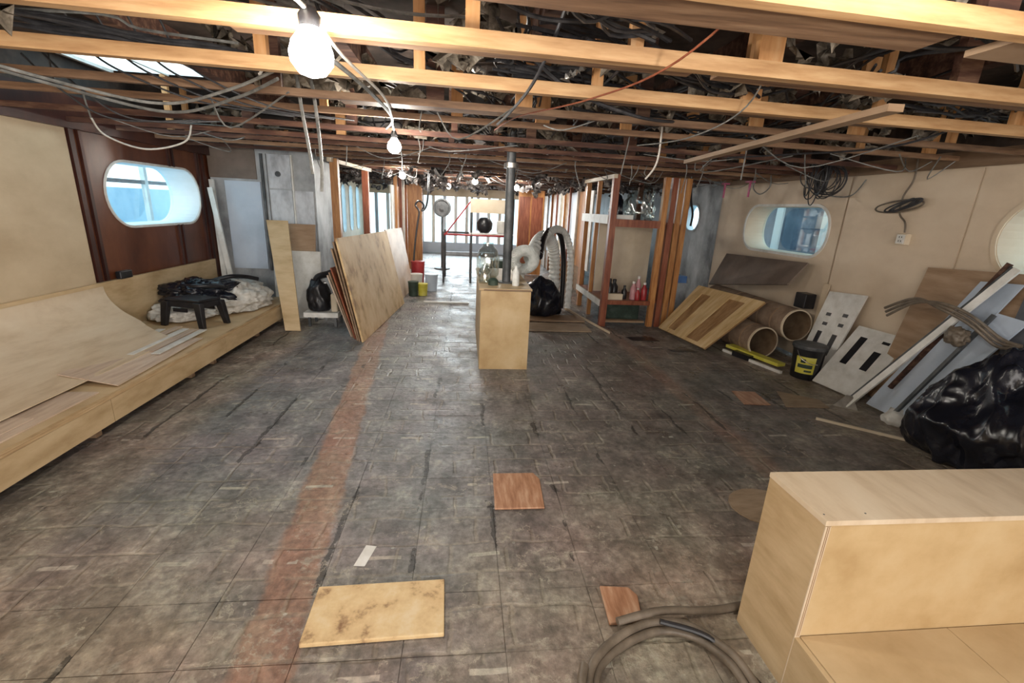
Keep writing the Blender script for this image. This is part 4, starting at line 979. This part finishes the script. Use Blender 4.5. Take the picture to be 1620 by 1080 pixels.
for k, (y, z) in enumerate([(6.55, 1.95), (5.95, 1.98)]):
    t = thing('pink_bracket', ['faded pink bracket under ceiling above tubes nearer the corner', 'brighter pink bracket under ceiling above the right window'][k], 'bracket', (3.7, y, z))
    Box(3.66, 3.74, y-.05, y+.05, 2.04, 2.06).build('plate', M['magenta'], t); Box(3.69, 3.71, y-.01, y+.01, 1.86, 2.04).build('strip', M['magenta'], t)
tag(Box(3.9, 4.04, 4.79, 4.96, .617, .79).build('black_case', M['black'], bevel=.012), 'small black case on the upper tube beneath the brown panel', 'case')
tag(Tube([(3.12, 6.45, 2.2), (3.15, 6.45, 1.98), (3.2, 6.5, 1.8), (3.28, 6.55, 1.62), (3.3, 6.6, 1.45)], .016, 7, 6).build('black_hose', M['black']), 'black hose hanging between the orange studs and round porthole', 'hose')
tag(Box(XL+.026, XL+.08, 4.66, 4.82, .756, .83).build('black_fitting', M['black'], bevel=.01), 'small black fitting at bottom of the mahogany panel left of window', 'fitting')
# big loose batten under the ceiling
tag(Bar((1.95, 4.13, 2.04), (1.8, 1.95, 2.06), .07, .03).build('loose_batten', M['tanply']), 'long loose batten hanging under the right ceiling joists', 'batten')
# ceiling cables that can be told apart
for k in range(4):
    x = -1.75+.13*k
    tag(Tube([(x-.04, 2.45, 2.45), (x, 2.5, 2.3), (x+.03, 2.56, 2.18), (x+.09, 2.75, 2.12), (x+.25, 3.1, 2.08), (x+.6, 3.5, 2.1)], .005, 6, 6).build('ceiling_cable', M['cable']),
        'thin dark cable hanging before the skylight, '+['leftmost', 'second from left', 'third from left', 'rightmost'][k]+' of four', 'cable', 'thin cables hanging before the skylight')
cabs = [([(-2.9, 4.2, 2.1), (-2.85, 4.25, 1.98), (-2.6, 4.3, 1.9), (-2.35, 4.4, 1.98), (-2.3, 4.45, 2.12)], .007, 'cablewhite', 'pale cable sagging in a loop above the left oval window'),
        ([(-2.4, 2.3, 2.14), (-1.9, 2.75, 2.03), (-1.6, 2.95, 2.0), (-1.2, 2.8, 2.07), (-.9, 2.55, 2.12)], .008, 'cablegrey', 'thick grey cable sagging under left joists lower of two'),
        ([(-2.45, 2.2, 2.16), (-1.9, 2.7, 2.05), (-1.6, 2.88, 2.03), (-1.2, 2.72, 2.09), (-.9, 2.5, 2.14)], .008, 'cablegrey', 'thick grey cable sagging under left joists upper of two'),
        ([(-2.55, 3.25, 2.3), (-2.4, 3.3, 2.12), (-2.2, 3.4, 2.0), (-1.9, 3.8, 2.08)], .006, 'cable', 'dark cable crossing below the skylight, left'),
        ([(-2.4, 3.2, 2.3), (-2.25, 3.25, 2.12), (-2.05, 3.35, 2.0), (-1.75, 3.8, 2.08)], .006, 'cable', 'dark cable crossing below the skylight, right'),
        ([(-.97, 3.0, 2.4), (-.95, 3.02, 2.1), (-.93, 3.05, 1.85), (-.92, 3.05, 1.72)], .01, 'cablegrey', 'grey cable hanging straight down before grey partition, left one'),
        ([(-.9, 3.0, 2.4), (-.87, 3.02, 2.1), (-.85, 3.0, 1.8), (-.86, 3.0, 1.62)], .01, 'cablegrey', 'grey cable hanging straight down before grey partition, right one'),
        ([(.9, 1.3, 2.3), (.72, 1.7, 2.09), (.55, 2.2, 2.06), (.3, 2.9, 2.09), (.2, 3.5, 2.1)], .004, 'redwood', 'thin dark red cable running diagonally below the first right joists'),
        ([(.35, 1.7, 2.3), (.28, 2.0, 2.09), (.24, 2.6, 2.07), (.2, 3.2, 2.09)], .007, 'cable', 'dark cable running forward under joists over the box'),
        ([(.25, 2.4, 2.3), (.5, 2.45, 2.15), (.9, 2.6, 2.08), (1.3, 3.0, 2.14)], .009, 'cable', 'dark cable dipping across the centre joists'),
        ([(1.33, 2.1, 2.35), (1.34, 2.3, 2.1), (1.35, 2.9, 2.04), (1.25, 3.5, 2.06)], .004, 'cablegrey', 'thin grey wire under the joists left of the loose batten'),
        ([(1.42, 3.5, 2.2), (1.43, 3.52, 2.02), (1.42, 3.55, 1.92), (1.38, 3.6, 1.84)], .007, 'cablewhite', 'short white wire end hanging near the loose batten tip'),
        ([(3.02, 2.4, 2.3), (2.8, 2.9, 2.09), (2.5, 3.6, 2.08), (2.3, 4.2, 2.1)], .007, 'cable', 'dark cable under the right joists near the wire coil')]
for P, r, m, lab in cabs: tag(Tube(P, r, 7, 8).build('ceiling_cable', M[m]), lab, 'cable')

# ---------------------------------------------------------------- big plywood box with bench, lower right
bb = thing('plywood_cabinet', 'large pale plywood box with lower bench filling the near right corner', 'cabinet', (2.0, 1.1, 0))
x0, x1, y0, y1, zt = 1.14, 3.3, 1.10, 1.37, .69
Box(x0, x0+.018, y0, y1, 0, zt-.0185).build('end_panel', M['birch'], bb)
Box(x0, x0+.0178, .3, y0-.002, 0, .225).build('end_panel', M['birch'], bb)
Box(x0+.019, x1, y1-.018, y1, 0, zt-.0185).build('back_panel', M['boxply'], bb)
Box(x0+.019, x1, y0, y0+.018, .0, zt-.0185).build('front_panel', M['boxply'], bb)
Box(x0-.002, x1, y0-.002, y1+.002, zt-.018, zt).build('top_panel', M['birch_pale'], bb)
Box(x0-.001, x0+.0185, y0-.0035, y0+.0, .0, zt-.02).build('edge_strip', M['birch_pale'], bb)
Box(x0+.006, x0+.0075, y0-.0045, y0-.0034, .23, zt-.02).build('ply_line', M['groove'], bb); Box(x0+.012, x0+.0135, y0-.0045, y0-.0034, .23, zt-.02).build('ply_line', M['groove'], bb)
Box(x0+.02, 1.72, .3, y0-.003, .21, .228).build('bench_top', M['birch'], bb); Box(1.723, 2.3, .3, y0-.003, .21, .228).build('bench_top', M['birch'], bb); Box(2.303, x1, .3, y0-.003, .21, .228).build('bench_top', M['birch'], bb)
Box(x0+.02, x1, .3, .318, 0, .21).build('bench_front', M['birch'], bb)
for x in (1.155, 1.3, 1.9): 
    MB().lathe((x, y0+.03, zt), [(.003, 0), (.003, .0008), (.0005, .001)], 8).build('screw', M['pole'], bb)

# ---------------------------------------------------------------- loose pieces on the near floor
def flat(name, ps, th, m, label, cat, bev=.004): return tag(Slab([(x, y, .002) for x, y in ps], th).build(name, m, bevel=bev), label, cat)
flat('plywood_offcut', [(-.575, 1.345), (-.05, 1.36), (-.06, 1.625), (-.58, 1.61)], .02, M['osbflat'] if 'osbflat' in M else mat('dusty_ply', [(.25, .13, .06), (.66, .46, .24), (.74, .55, .3), (.78, .62, .4)], .6, 11, (1, 1, 1), .1, detail=10), 'rectangular yellow plywood offcut flat on the near floor', 'plywood')
flat('red_brown_board', [(.19, 2.11), (.465, 2.11), (.48, 2.38), (.45, 2.45), (.2, 2.45)], .012, M['redtile'], 'square red brown board piece flat in the middle of the floor', 'board')
flat('wood_offcut', [(.6, 1.37), (.74, 1.38), (.765, 1.5), (.74, 1.545), (.615, 1.56)], .014, M['redtile'], 'small worn wood offcut beside the coiled hose', 'board')
P = [(1.66+.2*math.cos(a)*1.0, 2.08+.17*math.sin(a)) for a in [math.radians(20*k) for k in range(18)]]
flat('round_offcut', [(x+.08, y) for x, y in P], .008, M['lino'], 'round tan board disc partly hidden behind the big plywood box', 'board', 0)
flat('lino_piece', [(2.86, 3.44), (3.26, 3.42), (3.3, 3.6), (3.02, 3.8)], .006, M['lino'], 'tan lino piece on floor before the metal pole foot', 'lino', 0)
flat('lino_piece', [(2.5, 3.5), (2.74, 3.48), (2.78, 3.78), (2.56, 3.8)], .005, M['redtile'], 'reddish lino piece on floor left of the tan one', 'lino', 0)
flat('paper_tag', [(-.47, 1.74), (-.42, 1.735), (-.39, 1.86), (-.44, 1.87)], .001, M['white'], 'small white paper tag on floor above the yellow offcut', 'paper', 0)
tag(Bar((2.95, 3.2, .012), (3.5, 2.75, .012), .018, .02).build('thin_batten', M['cream']), 'thin pale batten on floor before the bin bag', 'batten')
# hose coil
hp = []
for k in range(46):
    a = math.radians(205-17*k); rr = .24+.018*math.sin(k*.9)+.0012*k
    hp.append((.74+rr*math.cos(a)*1.05, 1.08+rr*math.sin(a)*.95, .018+.0125*(k % 21 > 10)+.0008*k))
hp = [(1.5, 1.6, .02)][:0]+hp
tag(Tube(hp, .016, 9, 4).build('hose_coil', M['hose']), 'coiled grey brown hose on the floor left of the big plywood box', 'hose')
tag(Tube([(.62, 1.345, .05), (.8, 1.375, .06), (.98, 1.395, .03), (1.1, 1.41, .018), (1.3, 1.44, .018), (1.6, 1.5, .018)], .016, 9, 6).build('hose_end', M['hose']), 'hose end running from the coil behind the big plywood box', 'hose')
tag(Tube([(.78, 1.32, .07), (.95, 1.26, .05), (1.04, 1.14, .02), (1.08, 1.0, .018), (1.1, .8, .018)], .01, 8, 6).build('thin_cable', M['black']), 'thin black cable beside the hose coil', 'cable')
